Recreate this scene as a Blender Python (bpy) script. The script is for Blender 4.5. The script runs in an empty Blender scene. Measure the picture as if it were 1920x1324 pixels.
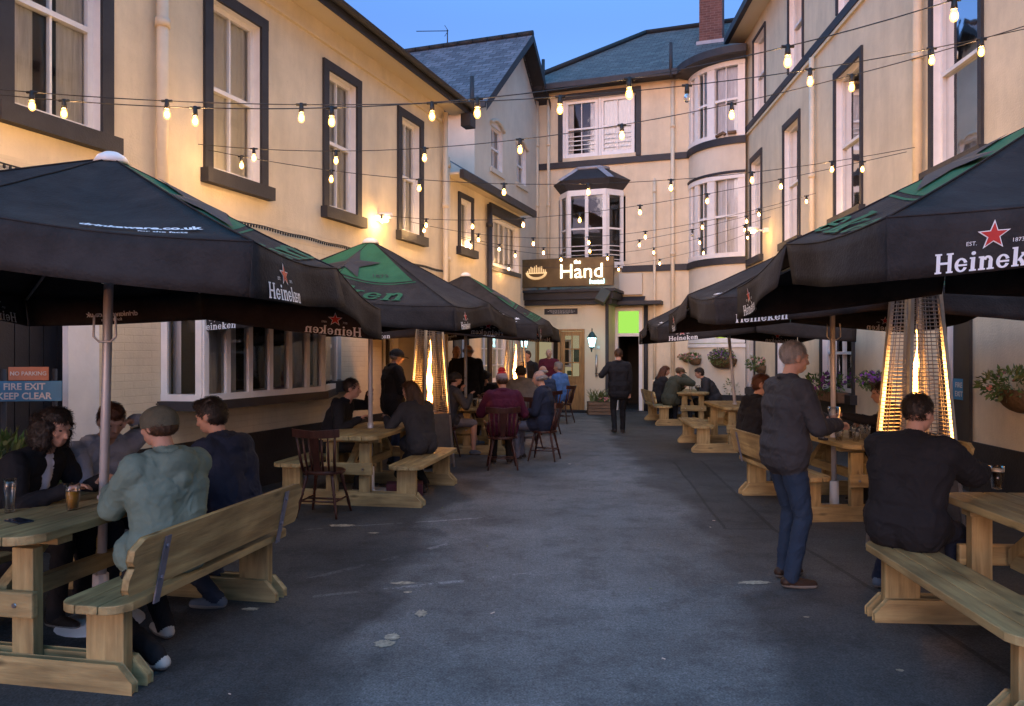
import bpy, bmesh, math, random
import numpy as np
from mathutils import Vector, Matrix
random.seed(7); rng = np.random.default_rng(7)
R = math.radians
sc = bpy.context.scene
COL = sc.collection
# ------------------------------------------------------------------ camera
cam_d = bpy.data.cameras.new('camera'); cam = bpy.data.objects.new('camera', cam_d); COL.objects.link(cam)
cam.location = (0, 0, 1.65); cam.rotation_euler = (R(90), 0, 0)
cam_d.sensor_width = 36; cam_d.lens = 27.0; cam_d.clip_end = 3000
sc.camera = cam
sc.render.resolution_x = 1024; sc.render.resolution_y = 706
# ------------------------------------------------------------------ world, sun, exposure
SUN_EL, SUN_AZ = R(4), R(200)          # just above the horizon behind the camera: blue hour
w = bpy.data.worlds.new('World'); sc.world = w; w.use_nodes = True
nt = w.node_tree; nt.nodes.clear()
out = nt.nodes.new('ShaderNodeOutputWorld'); bg = nt.nodes.new('ShaderNodeBackground')
sky = nt.nodes.new('ShaderNodeTexSky'); sky.sky_type = 'NISHITA'; sky.sun_disc = False
sky.sun_elevation = SUN_EL; sky.sun_rotation = SUN_AZ; sky.altitude = 100; sky.air_density = 1.0; sky.dust_density = 0.6; sky.ozone_density = 4.0
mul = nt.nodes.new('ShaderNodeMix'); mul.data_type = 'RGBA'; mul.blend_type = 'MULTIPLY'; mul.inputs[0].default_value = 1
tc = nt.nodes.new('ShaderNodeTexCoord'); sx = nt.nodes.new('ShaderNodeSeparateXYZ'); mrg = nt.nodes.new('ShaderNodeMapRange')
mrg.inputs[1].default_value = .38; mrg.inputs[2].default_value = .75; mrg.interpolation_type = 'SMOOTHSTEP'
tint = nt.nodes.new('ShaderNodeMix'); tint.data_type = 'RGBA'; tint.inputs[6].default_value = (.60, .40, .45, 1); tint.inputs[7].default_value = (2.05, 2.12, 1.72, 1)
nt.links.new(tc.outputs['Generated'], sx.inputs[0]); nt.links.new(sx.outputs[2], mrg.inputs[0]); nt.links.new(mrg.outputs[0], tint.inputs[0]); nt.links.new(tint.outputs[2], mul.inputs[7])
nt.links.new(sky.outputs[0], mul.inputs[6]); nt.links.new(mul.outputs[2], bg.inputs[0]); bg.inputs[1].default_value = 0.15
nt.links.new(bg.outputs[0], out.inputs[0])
sd = bpy.data.lights.new('sun', 'SUN'); sun = bpy.data.objects.new('sun', sd); COL.objects.link(sun)
sd.energy = 0.10; sd.angle = R(25); sd.color = (1.0, 0.80, 0.78)
sun.rotation_euler = (R(90) - R(14), 0, R(-20))
sc.view_settings.view_transform = 'Standard'; sc.view_settings.look = 'None'; sc.view_settings.gamma = 1
sc.view_settings.exposure = 2.95
sc.render.engine = 'CYCLES'
cy = sc.cycles
cy.use_denoising = True; cy.use_light_tree = True; cy.max_bounces = 6; cy.diffuse_bounces = 3; cy.glossy_bounces = 3
cy.transmission_bounces = 6; cy.transparent_max_bounces = 8; cy.caustics_reflective = False; cy.caustics_refractive = False
cy.sample_clamp_indirect = 6; cy.sample_clamp_direct = 0

# ------------------------------------------------------------------ materials
def mat(name, col, rough=.7, var=.12, vs=3.0, bump=0, bs=60, metal=0, coord='Object', stretch=(1, 1, 1), spec=.5,
        brick=None, streak=0, knots=False, col2=None, fine=0, emis=None, es=0, trans=0, ior=1.45, alpha=1, wave=None):
    m = bpy.data.materials.new(name); m.use_nodes = True; t = m.node_tree; N = t.nodes.new; Lk = t.links.new
    p = t.nodes['Principled BSDF']
    p.inputs['Roughness'].default_value = rough; p.inputs['Metallic'].default_value = metal
    p.inputs['Specular IOR Level'].default_value = spec; p.inputs['IOR'].default_value = ior
    p.inputs['Transmission Weight'].default_value = trans; p.inputs['Alpha'].default_value = alpha
    c = (*col, 1)
    if coord == 'World':
        g = N('ShaderNodeNewGeometry'); src = g.outputs['Position']
    else:
        g = N('ShaderNodeTexCoord'); src = g.outputs['UV' if coord == 'UV' else 'Object']
    mp = N('ShaderNodeMapping'); mp.inputs['Scale'].default_value = stretch; Lk(src, mp.inputs[0])
    cur = None
    if var or fine:
        n1 = N('ShaderNodeTexNoise'); n1.inputs['Scale'].default_value = vs; n1.inputs['Detail'].default_value = 6; n1.inputs['Roughness'].default_value = .65
        Lk(mp.outputs[0], n1.inputs[0])
        mr = N('ShaderNodeMapRange'); mr.inputs[1].default_value = .3; mr.inputs[2].default_value = .7
        Lk(n1.outputs[0], mr.inputs[0])
        mx = N('ShaderNodeMix'); mx.data_type = 'RGBA'
        a = tuple(max(0, x*(1-var)) for x in col); b = tuple(min(1, x*(1+var)) for x in (col2 or col))
        mx.inputs[6].default_value = (*a, 1); mx.inputs[7].default_value = (*b, 1)
        Lk(mr.outputs[0], mx.inputs[0]); cur = mx.outputs[2]
    bh = None
    if brick:
        bk = N('ShaderNodeTexBrick'); bw, bhh, mort, c1, c2, cm = brick
        bk.inputs['Scale'].default_value = 1; bk.inputs['Brick Width'].default_value = bw; bk.inputs['Row Height'].default_value = bhh
        bk.inputs['Mortar Size'].default_value = mort; bk.inputs['Mortar Smooth'].default_value = .4; bk.inputs['Bias'].default_value = 0
        bk.inputs['Color1'].default_value = (*c1, 1); bk.inputs['Color2'].default_value = (*c2, 1); bk.inputs['Mortar'].default_value = (*cm, 1)
        Lk(src, bk.inputs[0])
        mm = N('ShaderNodeMix'); mm.data_type = 'RGBA'; mm.blend_type = 'MULTIPLY'; mm.inputs[0].default_value = 1
        if cur: Lk(cur, mm.inputs[6])
        else: mm.inputs[6].default_value = c
        Lk(bk.outputs[0], mm.inputs[7]); cur = mm.outputs[2]; bh = bk.outputs['Fac']
    if wave:
        # wood grain
        wv = N('ShaderNodeTexNoise'); wv.inputs['Scale'].default_value = wave; wv.inputs['Detail'].default_value = 8; wv.inputs['Distortion'].default_value = .6
        Lk(mp.outputs[0], wv.inputs[0])
        mr2 = N('ShaderNodeMapRange'); mr2.inputs[1].default_value = .35; mr2.inputs[2].default_value = .65; mr2.inputs[3].default_value = .74; mr2.inputs[4].default_value = 1.15
        Lk(wv.outputs[0], mr2.inputs[0])
        mm = N('ShaderNodeMix'); mm.data_type = 'RGBA'; mm.blend_type = 'MULTIPLY'; mm.inputs[0].default_value = 1
        if cur: Lk(cur, mm.inputs[6])
        else: mm.inputs[6].default_value = c
        Lk(mr2.outputs[0], mm.inputs[7]); cur = mm.outputs[2]
    def multiply(fac, cur):
        mm = N('ShaderNodeMix'); mm.data_type = 'RGBA'; mm.blend_type = 'MULTIPLY'; mm.inputs[0].default_value = 1
        if cur: Lk(cur, mm.inputs[6])
        else: mm.inputs[6].default_value = c
        Lk(fac, mm.inputs[7]); return mm.outputs[2]
    if streak:
        m2 = N('ShaderNodeMapping'); m2.inputs['Scale'].default_value = (2.0, .45, 1); Lk(src, m2.inputs[0])
        sn = N('ShaderNodeTexNoise'); sn.inputs['Scale'].default_value = 1.1; sn.inputs['Detail'].default_value = 7; sn.inputs['Roughness'].default_value = .7; Lk(m2.outputs[0], sn.inputs[0])
        sr = N('ShaderNodeMapRange'); sr.inputs[1].default_value = .35; sr.inputs[2].default_value = .6; sr.inputs[3].default_value = 1-streak; sr.inputs[4].default_value = 1.03; Lk(sn.outputs[0], sr.inputs[0]); cur = multiply(sr.outputs[0], cur)
        s3 = N('ShaderNodeTexNoise'); s3.inputs['Scale'].default_value = 9; s3.inputs['Detail'].default_value = 8; s3.inputs['Roughness'].default_value = .8; Lk(src, s3.inputs[0])
        sr = N('ShaderNodeMapRange'); sr.inputs[1].default_value = .30; sr.inputs[2].default_value = .42; sr.inputs[3].default_value = 1-streak*1.2; sr.inputs[4].default_value = 1; Lk(s3.outputs[0], sr.inputs[0]); cur = multiply(sr.outputs[0], cur)
    if knots:
        m2 = N('ShaderNodeMapping'); m2.inputs['Scale'].default_value = tuple(4.5 if q > 1 else 1.6 for q in stretch); Lk(src, m2.inputs[0])
        vo = N('ShaderNodeTexVoronoi'); vo.inputs['Scale'].default_value = 1.5; Lk(m2.outputs[0], vo.inputs[0])
        sr = N('ShaderNodeMapRange'); sr.inputs[1].default_value = .06; sr.inputs[2].default_value = .16; sr.inputs[3].default_value = .35; sr.inputs[4].default_value = 1; Lk(vo.outputs['Distance'], sr.inputs[0]); cur = multiply(sr.outputs[0], cur)
        s3 = N('ShaderNodeTexNoise'); s3.inputs['Scale'].default_value = 2.2; s3.inputs['Detail'].default_value = 6; Lk(src, s3.inputs[0])
        sr = N('ShaderNodeMapRange'); sr.inputs[1].default_value = .35; sr.inputs[2].default_value = .62; sr.inputs[3].default_value = .62; sr.inputs[4].default_value = 1.05; Lk(s3.outputs[0], sr.inputs[0]); cur = multiply(sr.outputs[0], cur)
    if cur: Lk(cur, p.inputs['Base Color'])
    else: p.inputs['Base Color'].default_value = c
    if bump or bh:
        bn = N('ShaderNodeTexNoise'); bn.inputs['Scale'].default_value = bs; bn.inputs['Detail'].default_value = 4
        Lk(mp.outputs[0], bn.inputs[0])
        bp = N('ShaderNodeBump'); bp.inputs['Strength'].default_value = max(bump, .05); bp.inputs['Distance'].default_value = .01
        Lk(bn.outputs[0], bp.inputs['Height'])
        last = bp
        if bh:
            b2 = N('ShaderNodeBump'); b2.invert = True; b2.inputs['Strength'].default_value = .6; b2.inputs['Distance'].default_value = .008
            Lk(bh, b2.inputs['Height']); Lk(bp.outputs[0], b2.inputs['Normal']); last = b2
        Lk(last.outputs[0], p.inputs['Normal'])
    if emis:
        p.inputs['Emission Color'].default_value = (*emis, 1); p.inputs['Emission Strength'].default_value = es
    m.diffuse_color = c
    return m

M = {}
CREAM = (.70, .60, .44)
M['cream'] = mat('cream render', CREAM, .85, .10, 1.3, .5, 45, coord='UV', streak=.11)
M['cream_brick'] = mat('cream painted brick', CREAM, .8, .10, 1.6, .3, 50, coord='UV', brick=(.23, .076, .004, (1, 1, 1), (.98, .98, .98), (.94, .93, .92)), streak=.09)
M['pale'] = mat('pale render', (.66, .60, .50), .85, .08, 1.2, .4, 40, coord='UV', streak=.07)
M['white'] = mat('white gloss paint', (.80, .78, .77), .45, .06, 5, .1, 30, coord='World')
M['black'] = mat('black masonry paint', (.028, .028, .034), .6, .25, 4, .3, 60, coord='World')
M['plinth'] = mat('black plinth paint', (.022, .020, .022), .7, .4, 2, .5, 40, coord='World')
M['glass'] = mat('window glass', (.02, .022, .025), .06, 0, spec=.8)
M['curtain'] = mat('net curtain', (.64, .64, .66), .9, .2, 6, coord='World', stretch=(6, 6, .5))
M['blind'] = mat('cream blind', (.82, .78, .72), .9, .1, 2, coord='World')
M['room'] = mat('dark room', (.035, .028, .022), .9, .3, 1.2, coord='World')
M['slate'] = mat('slate', (.12, .125, .145), .75, .30, 3.5, .3, 30, coord='UV', brick=(.30, .17, .012, (1.15, 1.15, 1.2), (.5, .5, .55), (.18, .18, .2)))
M['slate2'] = mat('grey slate', (.085, .088, .092), .75, .30, 3.5, .3, 30, coord='UV', brick=(.28, .16, .012, (1.15, 1.2, 1.15), (.6, .6, .6), (.2, .2, .2)))
M['brick'] = mat('red brick', (.15, .068, .055), .85, .2, 6, .3, 60, coord='UV', brick=(.225, .075, .01, (1, 1, 1), (.7, .65, .65), (1.1, 1.5, 1.6)))
M['pipe'] = mat('painted pipe', (.72, .62, .46), .5, .1, 3, coord='World')
M['lead'] = mat('lead flashing', (.30, .31, .36), .5, .2, 5, coord='World')
M['grille'] = mat('heater wire', (.30, .28, .27), .55, .1, 20, metal=.9)
M['steel'] = mat('brushed steel', (.55, .55, .56), .32, .08, 20, metal=1)
M['pole'] = mat('grey aluminium pole', (.50, .50, .53), .45, .08, 6, metal=.3)
M['canopy'] = mat('black canvas', (.036, .033, .034), .9, .3, 5, .5, 60, spec=.12)
M['canopy_green'] = mat('green printed canvas', (.035, .125, .070), .85, .15, 5, .3, 60, spec=.12)
M['green_print'] = mat('green print', (.045, .15, .085), .8, .1, 4)
M['print_white'] = mat('white print', (.78, .80, .84), .6, .05, 8)
M['print_red'] = mat('red print', (.50, .035, .03), .6, .08, 8)
M['print_dark'] = mat('dark print', (.035, .034, .038), .8, .1, 8)
WOODC = (.43, .290, .125)
for ax, st in (('x', (1, 9, 9)), ('y', (9, 1, 9)), ('z', (9, 9, 1))):
    M['wood_'+ax] = mat('pressure treated pine '+ax, WOODC, .62, .22, 1.3, .25, 12, stretch=st, wave=2.6, col2=(.36, .28, .13), knots=True)
M['old_wood'] = mat('old planter wood', (.19, .12, .075), .8, .25, 3, .3, 20, stretch=(1, 9, 9), wave=3)
M['oak'] = mat('varnished oak door', (.38, .20, .075), .45, .2, 2, .1, 20, stretch=(9, 9, 1), wave=3, coord='World')
M['mahogany'] = mat('dark mahogany', (.050, .017, .012), .35, .3, 3, .1, 30, wave=4, stretch=(6, 6, 1))
M['cable'] = mat('black cable', (.015, .015, .016), .5, 0)
M['leaf'] = mat('leaf', (.07, .14, .035), .6, .5, 14, coord='World')
M['leaf2'] = mat('pale leaf', (.14, .17, .06), .6, .5, 9, coord='World')
M['purple'] = mat('purple petals', (.20, .05, .26), .6, .4, 30, coord='World')
M['pink'] = mat('pink petals', (.50, .22, .20), .6, .4, 30, coord='World')
M['basket'] = mat('coir basket', (.13, .085, .045), .9, .4, 25, .6, 60)

M['beer'] = mat('lager', (.75, .36, .04), .1, 0, trans=.5, ior=1.33)
M['stout'] = mat('stout', (.012, .006, .004), .15, 0)
M['foam'] = mat('beer foam', (.70, .60, .45), .9, .05)
M['phone'] = mat('phone glass', (.02, .025, .04), .1, 0)
M['paper'] = mat('paper', (.6, .5, .42), .8, .1)
def emat(name, col, s, back=None):
    m = bpy.data.materials.new(name); m.use_nodes = True; t = m.node_tree; t.nodes.clear()
    o = t.nodes.new('ShaderNodeOutputMaterial'); e = t.nodes.new('ShaderNodeEmission')
    e.inputs[0].default_value = (*col, 1); e.inputs[1].default_value = s; t.links.new(e.outputs[0], o.inputs[0]); return m
def bulb_mat():  # weak amber emission puts the bulb's soft halo into its glass
    m = bpy.data.materials.new('amber bulb glass with halo'); m.use_nodes = True; t = m.node_tree; t.nodes.clear(); N = t.nodes.new
    o = N('ShaderNodeOutputMaterial'); e = N('ShaderNodeEmission'); lw = N('ShaderNodeLayerWeight'); lw.inputs[0].default_value = .5
    tr = N('ShaderNodeBsdfTransparent'); mx = N('ShaderNodeMixShader'); mr = N('ShaderNodeMapRange')
    mr.inputs[1].default_value = .15; mr.inputs[2].default_value = .95; mr.inputs[3].default_value = .5; mr.inputs[4].default_value = .10
    e.inputs[0].default_value = (1, .42, .07, 1); e.inputs[1].default_value = 1.8
    t.links.new(lw.outputs[1], mr.inputs[0]); t.links.new(mr.outputs[0], mx.inputs[0]); t.links.new(tr.outputs[0], mx.inputs[1]); t.links.new(e.outputs[0], mx.inputs[2]); t.links.new(mx.outputs[0], o.inputs[0]); return m
M['bulb'] = bulb_mat(); M['filament'] = emat('glowing filament', (1, .56, .22), 285)

M['bulb_off'] = mat('unlit bulb glass', (.8, .8, .8), .05, 0, trans=.9)
M['lantern_glow'] = emat('lantern glow', (.45, .95, 1.0), 1.3)
M['sign_warm'] = emat('lit letters', (1, .86, .62), 1.3)
M['sign_cyan'] = emat('lit cyan letters', (.55, .95, 1.0), 1.2)
M['sign_gold'] = emat('gold backlit crest', (1, .62, .30), .16)
M['green_glow'] = emat('green lit fanlight', (.42, .85, .12), .13)
M['yellow_glow'] = emat('yellow green lit window', (.62, .80, .12), .10)
M['hall_glow'] = emat('lit hall wall', (.62, .52, .30), .07)
M['lamp_glow'] = emat('outdoor lamp', (1, .55, .12), 14)

# asphalt ground with a smoother lighter carriageway down the middle
def ground_mat():
    m = bpy.data.materials.new('worn asphalt'); m.use_nodes = True; t = m.node_tree; N = t.nodes.new; L = t.links.new
    p = t.nodes['Principled BSDF']; p.inputs['Roughness'].default_value = .75; p.inputs['Specular IOR Level'].default_value = .35
    g = N('ShaderNodeNewGeometry'); sep = N('ShaderNodeSeparateXYZ')
    wn = N('ShaderNodeTexNoise'); wn.inputs['Scale'].default_value = .9; wn.inputs['Detail'].default_value = 7; L(g.outputs[0], wn.inputs[0])
    L(g.outputs[0], sep.inputs[0])
    def mth(op, a, b=None, c=None):
        n = N('ShaderNodeMath'); n.operation = op
        for i, v in enumerate((a, b, c)):
            if v is None: continue
            if isinstance(v, (int, float)): n.inputs[i].default_value = v
            else: L(v, n.inputs[i])
        return n.outputs[0]
    X, Y = sep.outputs[0], sep.outputs[1]
    wob = mth('MULTIPLY', mth('SUBTRACT', wn.outputs[0], .5), 1.6)
    Xw = mth('ADD', X, wob)
    # carriageway: |x - cx(y)| < half
    cx = mth('MULTIPLY_ADD', Y, .055, .05)
    half = mth('MULTIPLY_ADD', Y, -.012, 1.25)
    d = mth('SUBTRACT', mth('ABSOLUTE', mth('SUBTRACT', Xw, cx)), half)
    mk = N('ShaderNodeMapRange'); mk.inputs[1].default_value = -.12; mk.inputs[2].default_value = .14; mk.inputs[3].default_value = 1; mk.inputs[4].default_value = 0
    L(d, mk.inputs[0])
    n2 = N('ShaderNodeTexNoise'); n2.inputs['Scale'].default_value = .55; n2.inputs['Detail'].default_value = 8; n2.inputs['Roughness'].default_value = .7; L(g.outputs[0], n2.inputs[0])
    n3 = N('ShaderNodeTexNoise'); n3.inputs['Scale'].default_value = 90; n3.inputs['Detail'].default_value = 3; L(g.outputs[0], n3.inputs[0])
    v = N('ShaderNodeTexVoronoi'); v.inputs['Scale'].default_value = 150; L(g.outputs[0], v.inputs[0])
    base = N('ShaderNodeMix'); base.data_type = 'RGBA'; base.inputs[6].default_value = (.052, .053, .055, 1); base.inputs[7].default_value = (.120, .122, .124, 1)
    L(mk.outputs[0], base.inputs[0])
    r2 = N('ShaderNodeMapRange'); r2.inputs[1].default_value = .34; r2.inputs[2].default_value = .66; r2.inputs[3].default_value = .58; r2.inputs[4].default_value = 1.30; L(n2.outputs[0], r2.inputs[0])
    n5 = N('ShaderNodeTexNoise'); n5.inputs['Scale'].default_value = 34; n5.inputs['Detail'].default_value = 5; n5.inputs['Roughness'].default_value = .8; L(g.outputs[0], n5.inputs[0])
    r5 = N('ShaderNodeMapRange'); r5.inputs[1].default_value = .32; r5.inputs[2].default_value = .68; r5.inputs[3].default_value = .62; r5.inputs[4].default_value = 1.42; L(n5.outputs[0], r5.inputs[0])
    n6 = N('ShaderNodeTexNoise'); n6.inputs['Scale'].default_value = 2.6; n6.inputs['Detail'].default_value = 9; n6.inputs['Roughness'].default_value = .75; L(g.outputs[0], n6.inputs[0])
    r6 = N('ShaderNodeMapRange'); r6.inputs[1].default_value = .40; r6.inputs[2].default_value = .50; r6.inputs[3].default_value = .74; r6.inputs[4].default_value = 1.06; L(n6.outputs[0], r6.inputs[0])
    r3 = N('ShaderNodeMapRange'); r3.inputs[1].default_value = .3; r3.inputs[2].default_value = .7; r3.inputs[3].default_value = .55; r3.inputs[4].default_value = 1.45; L(n3.outputs[0], r3.inputs[0])
    k = mth('MULTIPLY', mth('MULTIPLY', r2.outputs[0], r3.outputs[0]), mth('MULTIPLY', r5.outputs[0], r6.outputs[0]))
    r4 = N('ShaderNodeMapRange'); r4.inputs[1].default_value = .0; r4.inputs[2].default_value = .05; r4.inputs[3].default_value = 2.6; r4.inputs[4].default_value = 1; L(v.outputs[0], r4.inputs[0])
    k = mth('MULTIPLY', k, r4.outputs[0])
    # straight trench scar on the right and long crack lines
    def line(ax, ay, dx, dy, wd):
        ln = math.hypot(dx, dy); nx, ny = -dy/ln, dx/ln; tx, ty = dx/ln, dy/ln
        a = mth('ADD', mth('MULTIPLY', mth('SUBTRACT', X, ax), nx), mth('MULTIPLY', mth('SUBTRACT', Y, ay), ny))
        a = mth('ADD', a, mth('MULTIPLY', wob, .05))
        s = mth('ADD', mth('MULTIPLY', mth('SUBTRACT', X, ax), tx), mth('MULTIPLY', mth('SUBTRACT', Y, ay), ty))
        inl = mth('MULTIPLY', mth('GREATER_THAN', s, 0), mth('LESS_THAN', s, ln))
        return mth('MULTIPLY', mth('LESS_THAN', mth('ABSOLUTE', a), wd), inl)
    dark = line(2.45, 7.2, .45, 4.6, .02); d2 = line(2.0, 7.2, .45, 4.4, .015)
    d3 = line(2.0, 7.2, .45, 0, .02); d4 = line(2.6, 3.0, -.15, 4.2, .02)
    lite = line(-1.5, 5.6, 1.15, 1.25, .03); l2 = line(-1.35, 5.2, 1.5, .55, .025); l3 = line(-2.2, 7.1, 1.9, .6, .02)
    dk = mth('MAXIMUM', mth('MAXIMUM', dark, d2), mth('MAXIMUM', d3, d4)); lt = mth('MAXIMUM', mth('MAXIMUM', lite, l2), l3)
    k = mth('MULTIPLY', k, mth('SUBTRACT', 1, mth('MULTIPLY', dk, .5)))
    patch = mth('MAXIMUM', mth('MAXIMUM', line(2.22, 7.2, .45, 4.6, .22), line(-1.75, 6.05, 1.5, .35, .30)), line(.1, 10.2, .9, 2.4, .35))
    k = mth('MULTIPLY', k, mth('SUBTRACT', 1, mth('MULTIPLY', patch, .16)))
    k = mth('MULTIPLY', k, mth('ADD', 1, mth('MULTIPLY', mth('MULTIPLY', lt, mth('GREATER_THAN', n6.outputs[0], .5)), .9)))
    mm = N('ShaderNodeMix'); mm.data_type = 'RGBA'; mm.blend_type = 'MULTIPLY'; mm.inputs[0].default_value = 1
    L(base.outputs[2], mm.inputs[6]); L(k, mm.inputs[7]); L(mm.outputs[2], p.inputs[0])
    bp = N('ShaderNodeBump'); bp.inputs['Strength'].default_value = .5; bp.inputs['Distance'].default_value = .006; L(n3.outputs[0], bp.inputs['Height']); L(bp.outputs[0], p.inputs['Normal'])
    return m
M['asphalt'] = ground_mat()

# ------------------------------------------------------------------ mesh builder
class MB:
    def __init__(s): s.v = []; s.f = []; s.mi = []; s.uv = []; s.sm = []
    def add(s, vs, fs, mi=0, uvs=None, sm=False, T=None):
        b = len(s.v)
        for v in vs: s.v.append(tuple(T @ Vector(v)) if T is not None else tuple(v))
        for k, f in enumerate(fs):
            s.f.append([i+b for i in f]); s.mi.append(mi); s.sm.append(sm)
            s.uv.append([uvs[i] for i in f] if uvs else None)
    def box(s, x0, x1, y0, y1, z0, z1, mi=0, T=None):
        vs = [(x, y, z) for z in (z0, z1) for y in (y0, y1) for x in (x0, x1)]
        s.add(vs, [(0, 2, 3, 1), (4, 5, 7, 6), (0, 1, 5, 4), (2, 6, 7, 3), (0, 4, 6, 2), (1, 3, 7, 5)], mi, T=T)
    def prism(s, pts, z0, z1, mi=0, T=None):
        n = len(pts); vs = [(x, y, z0) for x, y in pts] + [(x, y, z1) for x, y in pts]
        s.add(vs, [list(range(n))[::-1], list(range(n, 2*n))] + [(i, (i+1) % n, n+(i+1) % n, n+i) for i in range(n)], mi, T=T)
    def tube(s, path, r, n=8, mi=0, T=None, caps=True, sm=True):
        P = [Vector(p) for p in path]; rs = r if isinstance(r, (list, tuple)) else [r]*len(P)
        vs = []; up = Vector((0, 0, 1)); prev = None
        for i, p in enumerate(P):
            d = (P[min(i+1, len(P)-1)] - P[max(i-1, 0)]).normalized()
            if prev is None:
                a = d.cross(up if abs(d.z) < .9 else Vector((1, 0, 0))).normalized()
            else:
                a = (prev - d*prev.dot(d)).normalized()
            prev = a; b = d.cross(a)
            for k in range(n):
                t = 2*math.pi*k/n; vs.append(p + (a*math.cos(t) + b*math.sin(t))*rs[i])
        fs = [(i*n+k, i*n+(k+1) % n, (i+1)*n+(k+1) % n, (i+1)*n+k) for i in range(len(P)-1) for k in range(n)]
        s.add(vs, fs, mi, T=T, sm=sm)
        if caps:
            b = len(s.v) - len(vs)
            s.f += [[b+k for k in range(n)][::-1], [b+(len(P)-1)*n+k for k in range(n)]]; s.mi += [mi]*2; s.uv += [None]*2; s.sm += [False]*2
    def lathe(s, prof, c=(0, 0, 0), n=16, mi=0, T=None, sm=True):
        vs = [(c[0]+r*math.cos(2*math.pi*k/n), c[1]+r*math.sin(2*math.pi*k/n), c[2]+z) for r, z in prof for k in range(n)]
        fs = [(i*n+k, i*n+(k+1) % n, (i+1)*n+(k+1) % n, (i+1)*n+k) for i in range(len(prof)-1) for k in range(n)]
        s.add(vs, fs, mi, T=T, sm=sm)
    def ell(s, c, r, n=12, m=8, mi=0, T=None, Rm=None):
        vs = []
        for j in range(m+1):
            ph = math.pi*j/m
            for k in range(n):
                t = 2*math.pi*k/n
                q = Vector((r[0]*math.sin(ph)*math.cos(t), r[1]*math.sin(ph)*math.sin(t), r[2]*math.cos(ph)))
                if Rm is not None: q = Rm @ q
                vs.append(Vector(c) + q)
        fs = [(j*n+k, (j+1)*n+k, (j+1)*n+(k+1) % n, j*n+(k+1) % n) for j in range(m) for k in range(n)]
        s.add(vs, fs, mi, T=T, sm=True)
    def mesh(s, name, mats, inv=None):
        me = bpy.data.meshes.new(name)
        vs = s.v if inv is None else [tuple(inv @ Vector(v)) for v in s.v]
        me.from_pydata(vs, [], s.f)
        for mt in mats: me.materials.append(mt)
        if s.mi: me.polygons.foreach_set('material_index', s.mi); me.polygons.foreach_set('use_smooth', s.sm)
        if any(u is not None for u in s.uv):
            ul = me.uv_layers.new(name='UVMap'); k = 0
            for f, u in zip(s.f, s.uv):
                for q in range(len(f)):
                    if u: ul.data[k].uv = u[q]
                    k += 1
        me.validate(); me.update(); return me

MW = {}
def world_of(o):
    return MW.get(o.name, Matrix.Identity(4)) if o is not None else Matrix.Identity(4)
def link(o, parent=None):
    COL.objects.link(o)
    if parent is not None: o.parent = parent
    MW[o.name] = world_of(parent)
    return o
def obj(name, mb, mats, parent=None, bevel=0, local=False, label=None, cat=None, group=None, kind=None):
    if not isinstance(mats, (list, tuple)): mats = [mats]
    mats = [M[m] if isinstance(m, str) else m for m in mats]
    inv = None if (local or parent is None) else world_of(parent).inverted()
    o = bpy.data.objects.new(name, mb.mesh(name, mats, inv)); link(o, parent)
    if bevel:
        b = o.modifiers.new('bevel', 'BEVEL'); b.width = bevel; b.segments = 2; b.limit_method = 'ANGLE'; b.angle_limit = R(40)
    tag(o, label, cat, group, kind); return o
def tag(o, label=None, cat=None, group=None, kind=None):
    if label: o['label'] = label
    if cat: o['category'] = cat
    if group: o['group'] = group
    if kind: o['kind'] = kind
    return o
def thing(name, label, cat, loc=(0, 0, 0), rz=0, group=None, kind=None):
    o = bpy.data.objects.new(name, None); COL.objects.link(o); o.location = loc; o.rotation_euler = (0, 0, rz)
    o.empty_display_size = .2
    MW[o.name] = Matrix.Translation(Vector(loc)) @ Matrix.Rotation(rz, 4, 'Z')
    return tag(o, label, cat, group, kind)
def copy_tree(o, parent=None):
    c = o.copy(); COL.objects.link(c); c.parent = parent
    for ch in list(o.children):
        if ch.name in sc.objects: copy_tree(ch, c)
    MW[c.name] = world_of(o)
    return c
def place(proto, used, loc, rz, label, group=None, cat=None):
    o = proto if not used else copy_tree(proto)
    o.location = loc; o.rotation_euler = (0, 0, rz); o['label'] = label
    if group: o['group'] = group
    if cat: o['category'] = cat
    MW[o.name] = Matrix.Translation(Vector(loc)) @ Matrix.Rotation(rz, 4, 'Z')
    return o
def pix(px, py, Y):                      # point seen at a pixel of the photograph at a given distance
    return Vector(((px-960)/1440*Y, Y, 1.65-(py-662)/1440*Y))

# wall frame: s along the wall, d out of the wall towards the courtyard, z up
class Frame:
    def __init__(s, o, t, n): s.o = Vector(o); s.t = Vector(t).normalized(); s.n = Vector(n).normalized()
    def __call__(s, a, d, z): return s.o + s.t*a + s.n*d + Vector((0, 0, z))
    def mat(s): return Matrix(((s.t.x, s.n.x, 0, s.o.x), (s.t.y, s.n.y, 0, s.o.y), (0, 0, 1, 0), (0, 0, 0, 1)))
    def px(s, px, d=0):                 # s where the plane (pushed out by d) is seen at column px
        k = (px-960)/1440; o = s.o + s.n*d
        # (o.x+a t.x) = k (o.y + a t.y)
        return (k*o.y - o.x)/(s.t.x - k*s.t.y)
U = Vector((.3312, .9436, 0)); V = Vector((.9436, -.3312, 0)); UR = Vector((.0624, .998, 0)); NR = Vector((-.998, .0624, 0))
FL = Frame(-6.1*V, U, V)                 # long left wall
FG = Frame(-6.9*V, U, V)                 # gable wall
FF = Frame(22*U, V, -U)                  # far facade
FP = Frame(20.9*U, V, -U)                # porch front
FR = Frame(-4.9*NR, UR, NR)              # right wall

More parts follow.
